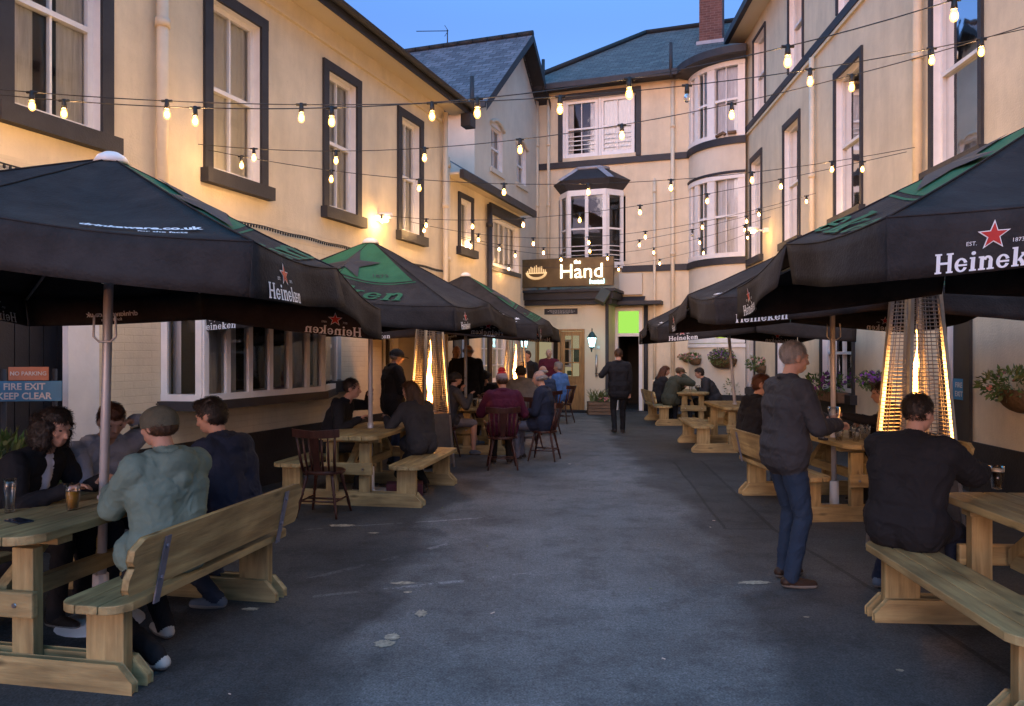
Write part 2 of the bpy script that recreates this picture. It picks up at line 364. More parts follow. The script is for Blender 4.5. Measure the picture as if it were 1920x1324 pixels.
def wall(F, s0, s1, z0, z1, holes, parent, name='wall', m='cream', dep=.16, split=None):
    mb = MB()
    ss = sorted({s0, s1} | {min(max(x, s0), s1) for h in holes for x in h[:2]}); zs = sorted({z0, z1} | {min(max(x, z0), z1) for h in holes for x in h[2:]} | ({split} if split else set()))
    for a, b in zip(ss, ss[1:]):
        for c, d in zip(zs, zs[1:]):
            if any(h[0]-1e-6 <= a and b <= h[1]+1e-6 and h[2]-1e-6 <= c and d <= h[3]+1e-6 for h in holes): continue
            mi = 1 if (split and d <= split+1e-6) else 0
            mb.add([F(a, 0, c), F(b, 0, c), F(b, 0, d), F(a, 0, d)], [(0, 1, 2, 3)], mi, [(a, c), (b, c), (b, d), (a, d)])
    for a, b, c, d in holes:
        for p, q in (((a, c), (a, d)), ((b, d), (b, c)), ((a, d), (b, d)), ((b, c), (a, c))):
            mb.add([F(p[0], 0, p[1]), F(p[0], -dep, p[1]), F(q[0], -dep, q[1]), F(q[0], 0, q[1])], [(0, 1, 2, 3)], 2 if len(holes) and m != 'x' else 0,
                   [(0, p[1]), (dep, p[1]), (dep, q[1]), (0, q[1])])
    mats = [m, 'cream_brick' if split else m, 'white']
    return obj(name, mb, mats, parent)

def curtain_mesh(F, a, b, z0, z1, d, gap=0):
    mb = MB()
    segs = [(a, b)] if not gap else [(a, (a+b)/2-gap/2), ((a+b)/2+gap/2, b)]
    for p, q in segs:
        n = max(8, int((q-p)/.035)); vs = []
        for i in range(n+1):
            x = p+(q-p)*i/n; dd = d + .018*math.sin(i*1.9) + .008*math.sin(i*.7+1)
            vs += [F(x, dd, z0), F(x, dd, z1)]
        mb.add(vs, [(2*i, 2*i+2, 2*i+3, 2*i+1) for i in range(n)], sm=True)
    return mb

def window(F, parent, a, b, z0, z1, bars=(1, 1), sill=True, black=.13, top=None, curt='curtain', gap=0, dset=.12, rail=True, frame=.06, backing=True, slide=0, botrails=0, lab=None):
    """sash window in an opening a..b, z0..z1. bars=(vertical bars upper, lower)"""
    T = F.mat(); mb = MB(); d1 = -dset+.03; d0 = -dset-.03; f = frame
    mb.box(a, a+f, d0, d1, z0, z1, T=T); mb.box(b-f, b, d0, d1, z0, z1, T=T)
    mb.box(a+f, b-f, d0, d1, z1-f, z1, T=T); mb.box(a+f, b-f, d0, d1, z0, z0+f*1.3, T=T)
    zm = (z0+z1)/2
    if rail: mb.box(a+f, b-f, d0-.005, d1+.012, zm-.025, zm+.025, T=T)
    for nb, (p, q) in ((bars[0], (zm+.025 if rail else z0+f*1.3, z1-f)), (bars[1], (z0+f*1.3, zm-.025))):
        if not rail and nb is bars[1] and (p, q) == (z0+f*1.3, zm-.025): continue
        for i in range(nb):
            x = a+f+(b-a-2*f)*(i+1)/(nb+1); mb.box(x-.012, x+.012, d0+.01, d1-.006, p, q, T=T)
    for i in range(botrails):
        z = z0+.12+i*.13; mb.box(a+f, b-f, d1-.03, d1-.012, z-.012, z+.012, T=T)
    wo = obj('window', mb, 'white', parent)
    g = MB(); g.add([F(a+f, -dset-.012, z0), F(b-f, -dset-.012, z0), F(b-f, -dset-.012, z1), F(a+f, -dset-.012, z1)], [(0, 1, 2, 3)])
    obj('pane', g, 'wglass', wo)
    if curt: obj('curtain' if curt == 'curtain' else 'blind', curtain_mesh(F, a, b, z0, z1, -dset-.052, gap), curt, wo)
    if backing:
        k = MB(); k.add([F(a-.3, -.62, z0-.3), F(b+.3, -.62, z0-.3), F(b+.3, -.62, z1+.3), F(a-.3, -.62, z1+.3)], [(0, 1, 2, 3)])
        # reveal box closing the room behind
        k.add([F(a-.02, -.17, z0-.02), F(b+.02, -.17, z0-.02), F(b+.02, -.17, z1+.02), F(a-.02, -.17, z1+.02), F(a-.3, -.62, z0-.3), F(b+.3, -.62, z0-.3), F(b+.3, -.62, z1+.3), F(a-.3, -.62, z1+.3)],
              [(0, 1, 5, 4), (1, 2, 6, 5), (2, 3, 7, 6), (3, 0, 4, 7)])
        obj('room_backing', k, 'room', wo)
    if black:
        s = MB(); w_ = black; tp = top or black
        s.box(a-w_, a, 0, .035, z0, z1, T=T); s.box(b, b+w_, 0, .035, z0, z1, T=T)
        s.box(a-w_, b+w_, 0, .038, z1, z1+tp, T=T)
        obj('surround', s, 'black', wo)
    if sill:
        s = MB(); s.box(a-.17, b+.17, -.0, .11, z0-.16, z0-.002, T=T); s.box(a, b, -dset+.03, 0, z0-.05, z0+.012, T=T)
        obj('sill', s, 'black', wo)
    return wo

# glass that shows the room and reflects the sky
def window_glass():
    m = bpy.data.materials.new('window pane glass'); m.use_nodes = True; t = m.node_tree; t.nodes.clear()
    o = t.nodes.new('ShaderNodeOutputMaterial'); mx = t.nodes.new('ShaderNodeMixShader'); gl = t.nodes.new('ShaderNodeBsdfGlossy'); tr = t.nodes.new('ShaderNodeBsdfTransparent')
    fr = t.nodes.new('ShaderNodeFresnel'); fr.inputs[0].default_value = 1.5; gl.inputs['Roughness'].default_value = .03
    ad = t.nodes.new('ShaderNodeMath'); ad.operation = 'MULTIPLY_ADD'; ad.inputs[1].default_value = 1.0; ad.inputs[2].default_value = .04
    n = t.nodes.new('ShaderNodeTexNoise'); n.inputs['Scale'].default_value = 2.0; bp = t.nodes.new('ShaderNodeBump'); bp.inputs['Strength'].default_value = .12; bp.inputs['Distance'].default_value = .02
    g = t.nodes.new('ShaderNodeNewGeometry'); t.links.new(g.outputs[0], n.inputs[0]); t.links.new(n.outputs[0], bp.inputs['Height']); t.links.new(bp.outputs[0], gl.inputs['Normal'])
    tr.inputs[0].default_value = (.95, .97, .98, 1)
    t.links.new(fr.outputs[0], ad.inputs[0]); t.links.new(ad.outputs[0], mx.inputs[0]); t.links.new(tr.outputs[0], mx.inputs[1]); t.links.new(gl.outputs[0], mx.inputs[2]); t.links.new(mx.outputs[0], o.inputs[0])
    return m
M['wglass'] = window_glass()

# ------------------------------------------------------------------ text helpers
def text2d(s, size=1.0, bold=0.0, shear=0.0, spacing=1.0):
    c = bpy.data.curves.new('t', 'FONT'); c.body = s; c.size = size; c.offset = bold; c.shear = shear; c.space_character = spacing
    c.align_x = 'CENTER'; c.align_y = 'CENTER'; c.resolution_u = 3
    o = bpy.data.objects.new('t', c); COL.objects.link(o)
    dg = bpy.context.evaluated_depsgraph_get(); me = bpy.data.meshes.new_from_object(o.evaluated_get(dg))
    vs = [(v.co.x, v.co.y) for v in me.vertices]; fs = [list(p.vertices) for p in me.polygons]
    bpy.data.objects.remove(o); bpy.data.curves.remove(c); bpy.data.meshes.remove(me)
    return vs, fs
def star2d(r, inner=.40, rot=0):
    pts = [(0, 0)] + [((r if i % 2 == 0 else r*inner)*math.sin(math.pi*i/5+rot), (r if i % 2 == 0 else r*inner)*math.cos(math.pi*i/5+rot)) for i in range(10)]
    return pts, [(0, 1+(i+1) % 10, 1+i) for i in range(10)]
def slab_word(word, h):
    """bold slab-serif lettering drawn stroke by stroke; returns verts, faces with layer index (to stack overlaps)"""
    vs = []; fs = []; lay = []
    def poly(pts, l):
        b = len(vs); vs.extend(pts); fs.append(list(range(b, b+len(pts)))); lay.append(l)
    def rect(x0, x1, y0, y1, l): poly([(x0, y0), (x1, y0), (x1, y1), (x0, y1)], l)
    def arc(cx, cy, rx, ry, wx, wy, a0, a1, l, n=14):
        for i in range(n):
            t0 = R(a0+(a1-a0)*i/n); t1 = R(a0+(a1-a0)*(i+1)/n)
            poly([(cx+rx*math.cos(t0), cy+ry*math.sin(t0)), (cx+rx*math.cos(t1), cy+ry*math.sin(t1)), (cx+(rx-wx)*math.cos(t1), cy+(ry-wy)*math.sin(t1)), (cx+(rx-wx)*math.cos(t0), cy+(ry-wy)*math.sin(t0))], l)
    x = 0; xh = .70*h; st = .19*h; sf = .085*h; e = .07*h
    for ch in word:
        if ch == 'H':
            for x0 in (x+e, x+.62*h): rect(x0, x0+st, 0, h, 0); rect(x0-e, x0+st+e, 0, sf, 1); rect(x0-e, x0+st+e, h-sf, h, 1)
            rect(x+e, x+.72*h, .44*h, .56*h, 2); x += .96*h
        elif ch == 'e':
            r = .31*h; arc(x+r, xh/2, r, xh/2+.01*h, .17*h, .10*h, 20, 335, 0, 20); rect(x+.08*h, x+2*r-.03*h, xh*.42, xh*.56, 1); x += .70*h
        elif ch == 'i':
            rect(x+e, x+e+st, 0, xh, 0); rect(x, x+2*e+st, 0, sf, 1); rect(x, x+e+st, xh-sf, xh, 1); poly([(x+e+st/2+.11*h*math.cos(R(t)), .90*h+.10*h*math.sin(R(t))) for t in range(0, 360, 36)], 2); x += .42*h
        elif ch == 'n':
            rect(x+e, x+e+st, 0, xh, 0); rect(x, x+2*e+st, 0, sf, 1); rect(x, x+e+st, xh-sf, xh, 1)
            x1 = x+.47*h; rect(x1, x1+st, 0, xh*.66, 0); rect(x1-e, x1+st+e, 0, sf, 1); arc(x+.42*h, xh*.62, .24*h, xh*.40, .17*h, .12*h, 0, 160, 2, 10); x += .82*h
        elif ch == 'k':
            rect(x+e, x+e+st, 0, h, 0); rect(x, x+2*e+st, 0, sf, 1); rect(x, x+e+st, h-sf, h, 1)
            poly([(x+.24*h, .30*h), (x+.50*h, xh), (x+.66*h, xh), (x+.32*h, .26*h)], 2); poly([(x+.28*h, .38*h), (x+.40*h, .46*h), (x+.70*h, 0), (x+.46*h, 0)], 3)
            rect(x+.40*h, x+.72*h, xh-sf, xh, 4); rect(x+.40*h, x+.78*h, 0, sf, 4); x += .80*h
    W = x-.04*h
    return [(a-W/2, b-h/2) for a, b in vs], fs, lay, W
# ================================================================== ground
mb = MB(); n = 2
mb.add([(-150, -60, 0), (150, -60, 0), (150, 250, 0), (-150, 250, 0)], [(0, 1, 2, 3)])
obj('ground', mb, 'asphalt', kind='structure')
# worn specks of old road paint
for i, (px_, py_, rx, ry) in enumerate(((735, 1195, .045, .05), (722, 1208, .06, .05), (790, 1151, .035, .06), (640, 986, .12, .05), (700, 1000, .05, .02), (755, 1094, .09, .03), (765, 1111, .03, .02), (1415, 1093, .11, .04), (470, 1143, .05, .03), (1688, 1258, .02, .015), (1512, 1158, .02, .012))):
    Y = 2376/(py_-662); c = pix(px_, py_, Y); mb = MB(); k = 34
    pts = [(c.x+rx*(.85+.5*random.random()**2)*math.cos(2*math.pi*j/k), c.y+ry*(.85+.5*random.random()**2)*math.sin(2*math.pi*j/k)) for j in range(k)]
    mb.add([(x, y, .004) for x, y in pts], [list(range(k))])
    obj('road_marking', mb, mat('worn paint %d' % i, (.33, .29, .22), .9, .5, 30) if i == 0 else bpy.data.materials['worn paint 0'], kind='structure')

def pipe(parent, F, s, z0, z1, d=.09, r=.05, m='pipe', name='downpipe', top=None):
    mb = MB(); path = [F(s, d, z0), F(s, d, z1)]
    if top: path += [F(s+top[0]*.5, d+.08, z1+.12), F(s+top[0], d+top[1], z1+.3)]
    mb.tube(path, r, 10)
    z = z0+.8
    while z < z1: mb.tube([F(s, d, z), F(s, d, z+.09)], r*1.25, 10); z += 1.8
    return obj(name, mb, m, parent)

rl = random.Random(3)
for i in range(16):
    x, y = rl.uniform(-1.6, 2.0), rl.uniform(3.6, 12); a = rl.uniform(0, 3.1); mb = MB(); s_ = rl.uniform(.004, .009); L_ = s_*rl.uniform(1, 2.6)
    mb.box(-L_, L_, -s_*.5, s_*.5, .002, .002+s_*.5, T=Matrix.Translation((x, y, 0)) @ Matrix.Rotation(a, 4, 'Z')); obj('litter_fleck', mb, 'paper' if i % 3 else 'leaf2', label='tiny pale fleck of litter lying on the asphalt', cat='litter', group='tiny litter flecks on the asphalt')

# ================================================================== left hotel wing
def LZ(px_, py_, d=0): Y = FL(FL.px(px_, d), d, 0).y; return 1.65-(py_-662)*Y/1440
B1 = thing('hotel_wing', 'long cream two storey wing with black framed sash windows along the left side', 'building', tuple(FL(10, 0, 0)))
s_end = FL.px(833); s_beg = -6.0; sc0 = FL.px(124)
w1 = [(FL.px(22), FL.px(188)), (FL.px(396), FL.px(487)), (FL.px(614), FL.px(667)), (FL.px(751), FL.px(786))]
holes = [(a, b, 3.72, 5.68) for a, b in w1]
g1 = (FL.px(619), FL.px(640), 1.25, 2.25); g2 = (FL.px(716), FL.px(747), 1.1, 1.95)
bay = (FL.px(304), FL.px(604)+.1)
holes += [(bay[0]+.05, bay[1]-.05, 1.2, 2.28), g1, g2]
wall(FL, sc0, s_end, 0, 2.45, [h for h in holes if h[3] < 2.45], B1, split=2.45)
wall(FL, s_beg, s_end, 2.45, 6.35, [h for h in holes if h[2] > 2.45], B1, name='upper_wall', split=3.3)
for i, (a, b) in enumerate(w1):
    window(FL, B1, a, b, 3.72, 5.68, bars=(1, 1) if i else (1, 1), curt='curtain' if i != 1 else 'blind', gap=(.22 if i == 0 else 0), black=.13)
window(FL, B1, g1[0], g1[1], g1[2], g1[3], black=0, bars=(0, 0)); window(FL, B1, g2[0], g2[1], g2[2], g2[3], black=0, sill=False, bars=(1, 1), rail=False, curt=None)
T = FL.mat()
# end wall of the wing towards the far yard, plus plinth, gutter, soffit, roof
mb = MB(); mb.add([FL(s_end, 0, 4.6), FL(s_end, -6, 4.6), FL(s_end, -6, 6.4), FL(s_end, 0, 6.4)], [(0, 1, 2, 3)], uvs=[(0, 0), (6, 0), (6, 2), (0, 2)]); obj('end_wall', mb, 'cream', B1)
mb = MB(); mb.box(sc0+.35, s_end, 0, .03, 0, .68, T=T); obj('plinth', mb, 'plinth', B1)
mb = MB(); mb.box(s_beg, s_end+.35, 0, .40, 6.30, 6.34, T=T); mb.box(s_beg, s_end, 0, .05, 6.02, 6.06, T=T); obj('soffit', mb, 'cream', B1)
mb = MB(); mb.box(s_beg, s_end+.38, .40, .42, 6.24, 6.44, T=T)
pr = [(.42+.06*math.cos(t)+.06, 6.40+.07*math.sin(t)) for t in np.linspace(math.pi, 2*math.pi, 7)]
vs = []; 
for s_ in (s_beg, s_end+.38): vs += [FL(s_, d, z) for d, z in pr]
mb.add(vs, [(i, i+1, 8+i, 7+i) for i in range(6)], sm=True); mb.box(s_end+.10, s_end+.36, .30, .5, 6.0, 6.24, T=T); mb.tube([FL(s_end+.3, .45, 6.2), FL(s_end+.3, .45, 7.0)], .045, 8)
obj('gutter', mb, 'black', B1)
mb = MB(); mb.add([FL(s_beg, .46, 6.42), FL(s_end+.38, .46, 6.42), FL(s_end+.38, -4.5, 9.1), FL(s_beg, -4.5, 9.1)], [(0, 1, 2, 3)], uvs=[(s_beg, 0), (s_end, 0), (s_end, 5.6), (s_beg, 5.6)]); obj('roof', mb, 'slate', B1)
pipe(B1, FL, FL.px(827), 0, 6.2); pipe(B1, FL, FL.px(292), 2.4, 6.2, r=.06); pipe(B1, FL, FL.px(834), 2.6, 5.4, d=.06)
# white corner board of the passage and dark yard passage
mb = MB(); mb.box(sc0-.02, sc0+.17, -.02, .05, 0, 2.5, T=T); mb.box(sc0+.17, sc0+.33, 0, .03, 0, 2.5, T=T); obj('corner_board', mb, 'white', B1)
# bow window
WB = obj('bow_window', MB(), 'white', B1) if False else None
def poly_bay(name, F, parent, pts, z0, z1, nlights, mullw=.05, roof=None, sillh=.1, kind='white', rail=False, bars=0, dark_sill=True, transom=None, rails=0, ledge=.05, curt=True, glassm='wglass', skirt=None):
    """bay of flat faces: pts = plan points [(s,d)...]; nlights per face"""
    mb = MB(); pts = [F(a, d, 0) for a, d in pts]; gl = MB(); cu = MB()
    for (p, q), nl in zip(zip(pts, pts[1:]), nlights):
        L_ = (q-p).length; t = (q-p)/L_; nn = Vector((t.y, -t.x, 0)); 
        if nn.dot(F.n) < 0: nn = -nn
        if abs(nn.dot(F.n)) < .2: nn = nn if nn.dot(Vector((0, -1, 0))) > 0 else -nn
        G = Frame(p, t, nn); T_ = G.mat(); f = mullw
        mb.box(0, L_, -.05, .03, z1-.07, z1+.05, T=T_); mb.box(0, L_, -.05, .03, z0, z0+.07, T=T_)
        for i in range(nl+1):
            x = L_*i/nl; e = f if i in (0, nl) else f*.5
            mb.box(max(0, x-e), min(L_, x+e), -.045, .022, z0+.07, z1-.07, T=T_)
        if rail: mb.box(0, L_, -.04, .012, (z0+z1)/2-.025, (z0+z1)/2+.025, T=T_)
        if transom: mb.box(0, L_, -.04, .016, transom-.025, transom+.025, T=T_)
        for b_ in range(bars):
            for i in range(nl):
                x = L_*(i+(b_+1)/(bars+1))/nl; mb.box(x-.012, x+.012, -.03, .006, z0+.07, z1-.07, T=T_)
        for r_ in range(rails): mb.box(0, L_, -.025, .003, z0+.13+.13*r_, z0+.15+.13*r_, T=T_)
        gl.add([G(.01, -.012, z0), G(L_-.01, -.012, z0), G(L_-.01, -.012, z1), G(.01, -.012, z1)], [(0, 1, 2, 3)])
        if curt:
            for (u0, u1) in ((.08, .30), (.72, .95)):
                n_ = 10; vs = []
                for i in range(n_+1):
                    x = L_*(u0+(u1-u0)*i/n_); vs += [G(x, -.14+.02*math.sin(i*2.1), z0), G(x, -.14+.02*math.sin(i*2.1), z1)]
                cu.add(vs, [(2*i, 2*i+2, 2*i+3, 2*i+1) for i in range(n_)], sm=True)
    wo = obj(name, mb, kind, parent)
    obj('pane', gl, glassm, wo)
    if curt: obj('curtain', cu, 'curtain', wo)
    base = [(*p.to_2d(),) for p in pts]
    cen = (pts[0]+pts[-1])/2
    def grow(p, e): v = (p-cen); return (cen+v*(1+e/max(v.length, .3)))
    sb = MB(); o = [grow(p, ledge) for p in pts]; sb.prism([(p.x, p.y) for p in o], z0-sillh, z0-.002); obj('sill', sb, 'black' if dark_sill else 'white', wo)
    tb = MB(); tb.prism([(p.x, p.y) for p in pts], z1+.05, z1+.10); obj('head', tb, 'white', wo)
    if skirt:
        kb = MB(); kb.prism([(p.x, p.y) for p in pts], skirt[0], z0-sillh-.002); obj('apron', kb, skirt[1], wo)
    if roof:
        ra, rz, rover = roof; rb = MB(); o = [grow(p, rover) for p in pts]; i_ = [cen+(p-cen)*.55 for p in pts]
        vs = [Vector((p.x, p.y, z1+.10)) for p in pts]+[Vector((p.x, p.y, z1+.10+.28)) for p in o]+[Vector((p.x, p.y, rz)) for p in i_]
        n_ = len(pts); fs = []
        for i in range(n_-1): fs += [(i, i+1, n_+i+1, n_+i), (n_+i, n_+i+1, 2*n_+i+1, 2*n_+i)]
        rb.add(vs, fs); rb.add(vs, [tuple(range(2*n_, 3*n_)), tuple(range(n_))], 0); obj('bay_roof', rb, 'black' if ra == 'black' else ra, wo)
        if n_ == 4:
            lb = MB()
            for a_, b_ in ((n_+1, 2*n_+1), (n_+2, 2*n_+2)):
                p0, p1 = vs[a_]+Vector((0, 0, .01)), vs[b_]+Vector((0, 0, .02)); side = Vector((.09, 0, 0)); lb.add([p0-side, p0+side, p1+side, p1-side], [(0, 1, 2, 3)])
            lb.tube([vs[2*n_]+Vector((0,0,.02)), vs[2*n_+1]+Vector((0,0,.02)), vs[2*n_+2]+Vector((0,0,.02)), vs[2*n_+3]+Vector((0,0,.02))], .05, 6); obj('flashing', lb, 'lead', wo)
    return wo
sA, sB = bay
poly_bay('bay_window', FL, B1, [(sA, 0), (FL.px(380, .45), .45), (FL.px(606, .45), .45), (sB+.25, 0)], 1.15, 2.30, [1, 6, 1], mullw=.07, transom=2.12, ledge=.07)
k = MB(); k.add([FL(sA-.4, -.9, .6), FL(sB+.4, -.9, .6), FL(sB+.4, -.9, 2.6), FL(sA-.4, -.9, 2.6), FL(sA, -.17, 1.2), FL(sB, -.17, 1.2), FL(sB, -.17, 2.3), FL(sA, -.17, 2.3)], [(0, 1, 2, 3), (0, 1, 5, 4), (1, 2, 6, 5), (2, 3, 7, 6), (3, 0, 4, 7)]); obj('room_backing', k, 'room', B1)
# string of tiny unlit fairy lights clipped along the wall
mb = MB(); path = []
s_a, s_b = FL.px(-60), FL.px(825)
for i in range(60):
    s_ = s_a+(s_b-s_a)*i/59; path.append(FL(s_, .05, 3.22-.014*math.sin(i*math.pi/6)**2))
mb.tube(path, .008, 5)
for i in range(170):
    s_ = s_a+(s_b-s_a)*i/169; u_ = 59*i/169; z = 3.22-.014*math.sin(u_*math.pi/6)**2; mb.ell(FL(s_, .05, z-.02), (.014, .014, .022), 5, 3)
o = obj('fairy_light_cable', mb, 'cable', label='thin black cable of tiny unlit fairy lights clipped along the left wall', cat='fairy lights')
def wall_cable(pts, label, r=.008):
    mb = MB(); mb.tube(pts, r, 5); obj('cable', mb, 'cable', label=label, cat='cable')
wall_cable([FL(FL.px(834), .04, z) for z in (3.0, 3.4, 4.0)] , 'short black cable running up the wall beside the downpipe')

# black gate across the passage
GT = thing('passage_gate', 'black boarded gate closing the passage at the left edge, signs in front of it', 'gate', tuple(FL(sc0-2, -.25, 0)))
mb = MB(); s_ = s_beg
while s_ < sc0+.5: mb.box(s_+.006, s_+.136, -.30, -.26, 0, 2.44, T=T); s_ += .14
obj('boards', mb, 'black', GT); mb = MB(); mb.box(s_beg, sc0+.7, -.36, -.31, 0, 2.6, T=T); obj('backing', mb, 'plinth', GT)
mb = MB(); mb.box(s_beg, sc0, -.26, 0, 2.36, 2.45, T=T); obj('lintel', mb, 'black', GT)

def sign_board(name, label, F, s, d, z, wd, ht, m, lines, thick=.012, border=None, frame=None):
    t = thing(name, label, 'sign', tuple(F(s, d, z)))
    T_ = F.mat(); mb = MB(); mb.box(s-wd/2, s+wd/2, d, d+thick, z-ht/2, z+ht/2, T=T_); obj('panel', mb, m, t, bevel=.003)
    for txt, size, dx, dz, bold, mm in lines:
        vs, fs = text2d(txt, size, bold); tb = MB(); sg = 1 if (F.t.cross(Vector((0, 0, 1)))).dot(F.n) > 0 else -1
        tb.add([F(s+sg*(x+dx), d+thick+.003, z+y+dz) for x, y in vs], fs); obj('lettering', tb, mm, t)
    return t
M['sign_blue'] = mat('blue sign', (.035, .20, .38), .5, .1, 8); M['sign_orange'] = mat('faded orange sign', (.50, .17, .09), .5, .15, 8); M['sign_text'] = mat('faded white lettering', (.62, .60, .60), .6, .2, 20)
# they face the courtyard on a post in front of the gate
FS = Frame(pix(60, 700, 6.3)*Vector((1, 1, 0)) if False else Vector((-3.93, 6.25, 0)), Vector((.985, .17, 0)), Vector((.17, -.985, 0)))
sign_board('fire_exit_sign', 'blue FIRE EXIT KEEP CLEAR sign above the bush at the far left', FS, -.03, 0, 1.34, .56, .165, 'sign_blue', [('FIRE EXIT', .075, 0, .035, .002, 'sign_text'), ('KEEP CLEAR', .075, 0, -.042, .002, 'sign_text')])
sign_board('no_parking_sign', 'small orange NO PARKING sign just above the blue fire exit sign', FS, .0, 0, 1.482, .30, .11, 'sign_orange', [('NO PARKING', .045, 0, 0, .001, 'sign_text')])
mb = MB(); mb.tube([FS(-.2, -.03, 0), FS(-.2, -.03, 1.52)], .02, 8); mb.tube([FS(.18, -.03, 0), FS(.18, -.03, 1.52)], .02, 8); obj('sign_post', mb, 'black', label='pair of thin black posts carrying the fire exit sign', cat='post')

# ================================================================== lower wing beyond it
B2 = thing('low_wing', 'lower cream wing with a lean-to roof between the long wing and the entrance', 'building', tuple(FL(s_end+2, 0, 0)))
e2 = 18.0; s17 = FL.px(953)
wA = (FL.px(862), FL.px(883), 3.78, 4.78); wB = (FL.px(921), e2-.12, 3.62, 4.72)
dA = (FL.px(853), FL.px(874), 0, 2.15); wC = (FL.px(903), FL.px(951), 1.0, 2.12)
gap = (s17+.06, e2, 0, 2.7)
wall(FL, s_end, e2, 0, 5.15, [wA, wB, dA, wC, gap], B2)
window(FL, B2, *wA, black=.1, bars=(0, 0), rail=False, botrails=0); 
wbw = window(FL, B2, *wB, black=0, sill=False, bars=(4, 0), rail=False, frame=.07)
mb = MB(); mb.box(wB[0]-.14, wB[0]-.02, 0, .04, wB[2]-.1, 4.9, T=T); mb.box(wB[0]-.14, e2, 0, .05, 4.74, 4.98, T=T); mb.box(wB[0]-.1, e2, 0, .03, wB[2]-.12, wB[2]-.02, T=T); obj('surround', mb, 'black', B2)
for i in range(2):                       # pair of small paned casements
    a = wC[0]+(wC[1]-wC[0])*i/2; b = wC[0]+(wC[1]-wC[0])*(i+1)/2; mb = MB()
    mb.box(a, a+.06, -.14, -.08, wC[2], wC[3], T=T); mb.box(b-.06, b, -.14, -.08, wC[2], wC[3], T=T); mb.box(a+.06, b-.06, -.14, -.08, wC[2], wC[2]+.08, T=T); mb.box(a+.06, b-.06, -.14, -.08, wC[3]-.06, wC[3], T=T)
    mb.box((a+b)/2-.012, (a+b)/2+.012, -.13, -.09, wC[2]+.08, wC[3]-.06, T=T)
    for j in (1, 2): z = wC[2]+(wC[3]-wC[2])*j/3; mb.box(a+.06, b-.06, -.128, -.092, z-.012, z+.012, T=T)
    wo = obj('casement', mb, 'white', B2); g = MB(); g.add([FL(a, -.115, wC[2]), FL(b, -.115, wC[2]), FL(b, -.115, wC[3]), FL(a, -.115, wC[3])], [(0, 1, 2, 3)]); obj('pane', g, 'wglass', wo)
mb = MB(); mb.box(wC[0]-.02, wC[1]+.02, -.9, -.85, .8, 2.3, T=T); obj('lit_room_wall', mb, 'hall_glow', B2)
mb = MB(); mb.box(wC[0]-.12, wC[1]+.1, 0, .06, wC[2]-.09, wC[2]-.01, T=T); obj('sill', mb, 'black', B2)
mb = MB(); mb.box(dA[0]+.04, dA[1]-.04, -.12, -.07, .02, 2.1, T=T); mb.box(dA[0]+.12, dA[1]-.12, -.07, -.055, 1.1, 1.9, T=T); dr = obj('side_door', mb, mat('dark grey door paint', (.06, .07, .08), .5, .1), B2, bevel=.004)
mb = MB(); mb.box(dA[0]-.1, dA[0], 0, .03, 0, 2.15, T=T); mb.box(dA[1], dA[1]+.1, 0, .03, 0, 2.15, T=T); mb.box(dA[0]-.1, dA[1]+.1, 0, .03, 2.152, 2.27, T=T); obj('door_surround', mb, 'black', B2)
mb = MB(); mb.box(s_end, s17, 0, .03, 0, .55, T=T); 
obj('plinth', mb, 'plinth', B2)
mb = MB(); mb.box(s_end, e2+.1, 0, .3, 5.06, 5.10, T=T); obj('soffit', mb, 'cream', B2)
mb = MB(); mb.box(s_end+.05, e2+.15, .3, .38, 5.0, 5.16, T=T); obj('gutter', mb, 'black', B2)
mb = MB(); mb.add([FL(s_end+.02, .36, 5.15), FL(e2+.1, .36, 5.15), FL(e2+.1, -.8, 5.9), FL(s_end+.02, -.8, 5.9)], [(0, 1, 2, 3)], uvs=[(0, 0), (4, 0), (4, 1.4), (0, 1.4)]); obj('roof', mb, 'slate', B2)
mb = MB(); mb.add([FL(e2, 0, 2.7), FL(e2, -1.5, 2.7), FL(e2, -1.5, 5.9), FL(e2, -.8, 5.9), FL(e2, 0, 5.15)], [(0, 1, 2, 3, 4)]); mb.add([FL(s17, 0, 2.69), FL(e2, 0, 2.69), FL(e2, -1.6, 2.69), FL(s17, -1.6, 2.69)], [(0, 1, 2, 3)]); mb.add([FL(s17, 0, 0), FL(s17, -1.6, 0), FL(s17, -1.6, 2.7), FL(s17, 0, 2.7)], [(0, 1, 2, 3)]); obj('end_wall', mb, 'cream', B2)
pipe(B2, FL, FL.px(911), 0, 4.9, r=.06, m='black')

# ================================================================== gabled house behind
B3 = thing('gabled_house', 'white gabled house with slate roof rising behind the low wing', 'building', tuple(FG(19, 0, 0)))
T3 = FG.mat(); ga0, ga1, gm = 16.96, 23.6, 20.3
gw = [(FG.px(921), FG.px(942), 6.35, 7.6), (FG.px(969), FG.px(986), 6.4, 7.7)]
wall(FG, ga0, ga1, 0, 7.55, [(a, b, c, min(d, 7.55)) for a, b, c, d in gw], B3, m='pale')
for (a, b, c, d) in gw:
    window(FG, B3, a, b, c, min(d, 7.55)-.12, black=0, sill=False, bars=(1, 1), curt='curtain')
    mb = MB(); mb.box(a-.1, b+.1, 0, .05, c-.14, c-.02, T=T3)
    arc_ = [(a-.09+(b-a+.18)*i/10, 7.44+.16*math.sin(math.pi*i/10)) for i in range(11)]
    mb.tube([FG(x, .03, z) for x, z in arc_], .045, 6); obj('hood_mould', mb, 'pale', B3)
    mb = MB(); mb.box(a, b, -.12, -.02, min(d, 7.55)-.12, 7.55, T=T3); obj('window_head', mb, 'white', B3)
zr = 10.5; sl = (zr-7.5)/(gm-16.7)
mb = MB(); mb.add([FG(ga0, 0, 7.55), FG(ga1, 0, 7.55), FG(gm, 0, 7.55+sl*(gm-ga0)-.1)], [(0, 1, 2)], uvs=[(0, 0), (6.6, 0), (3.3, 3)]); obj('gable', mb, 'pale', B3)
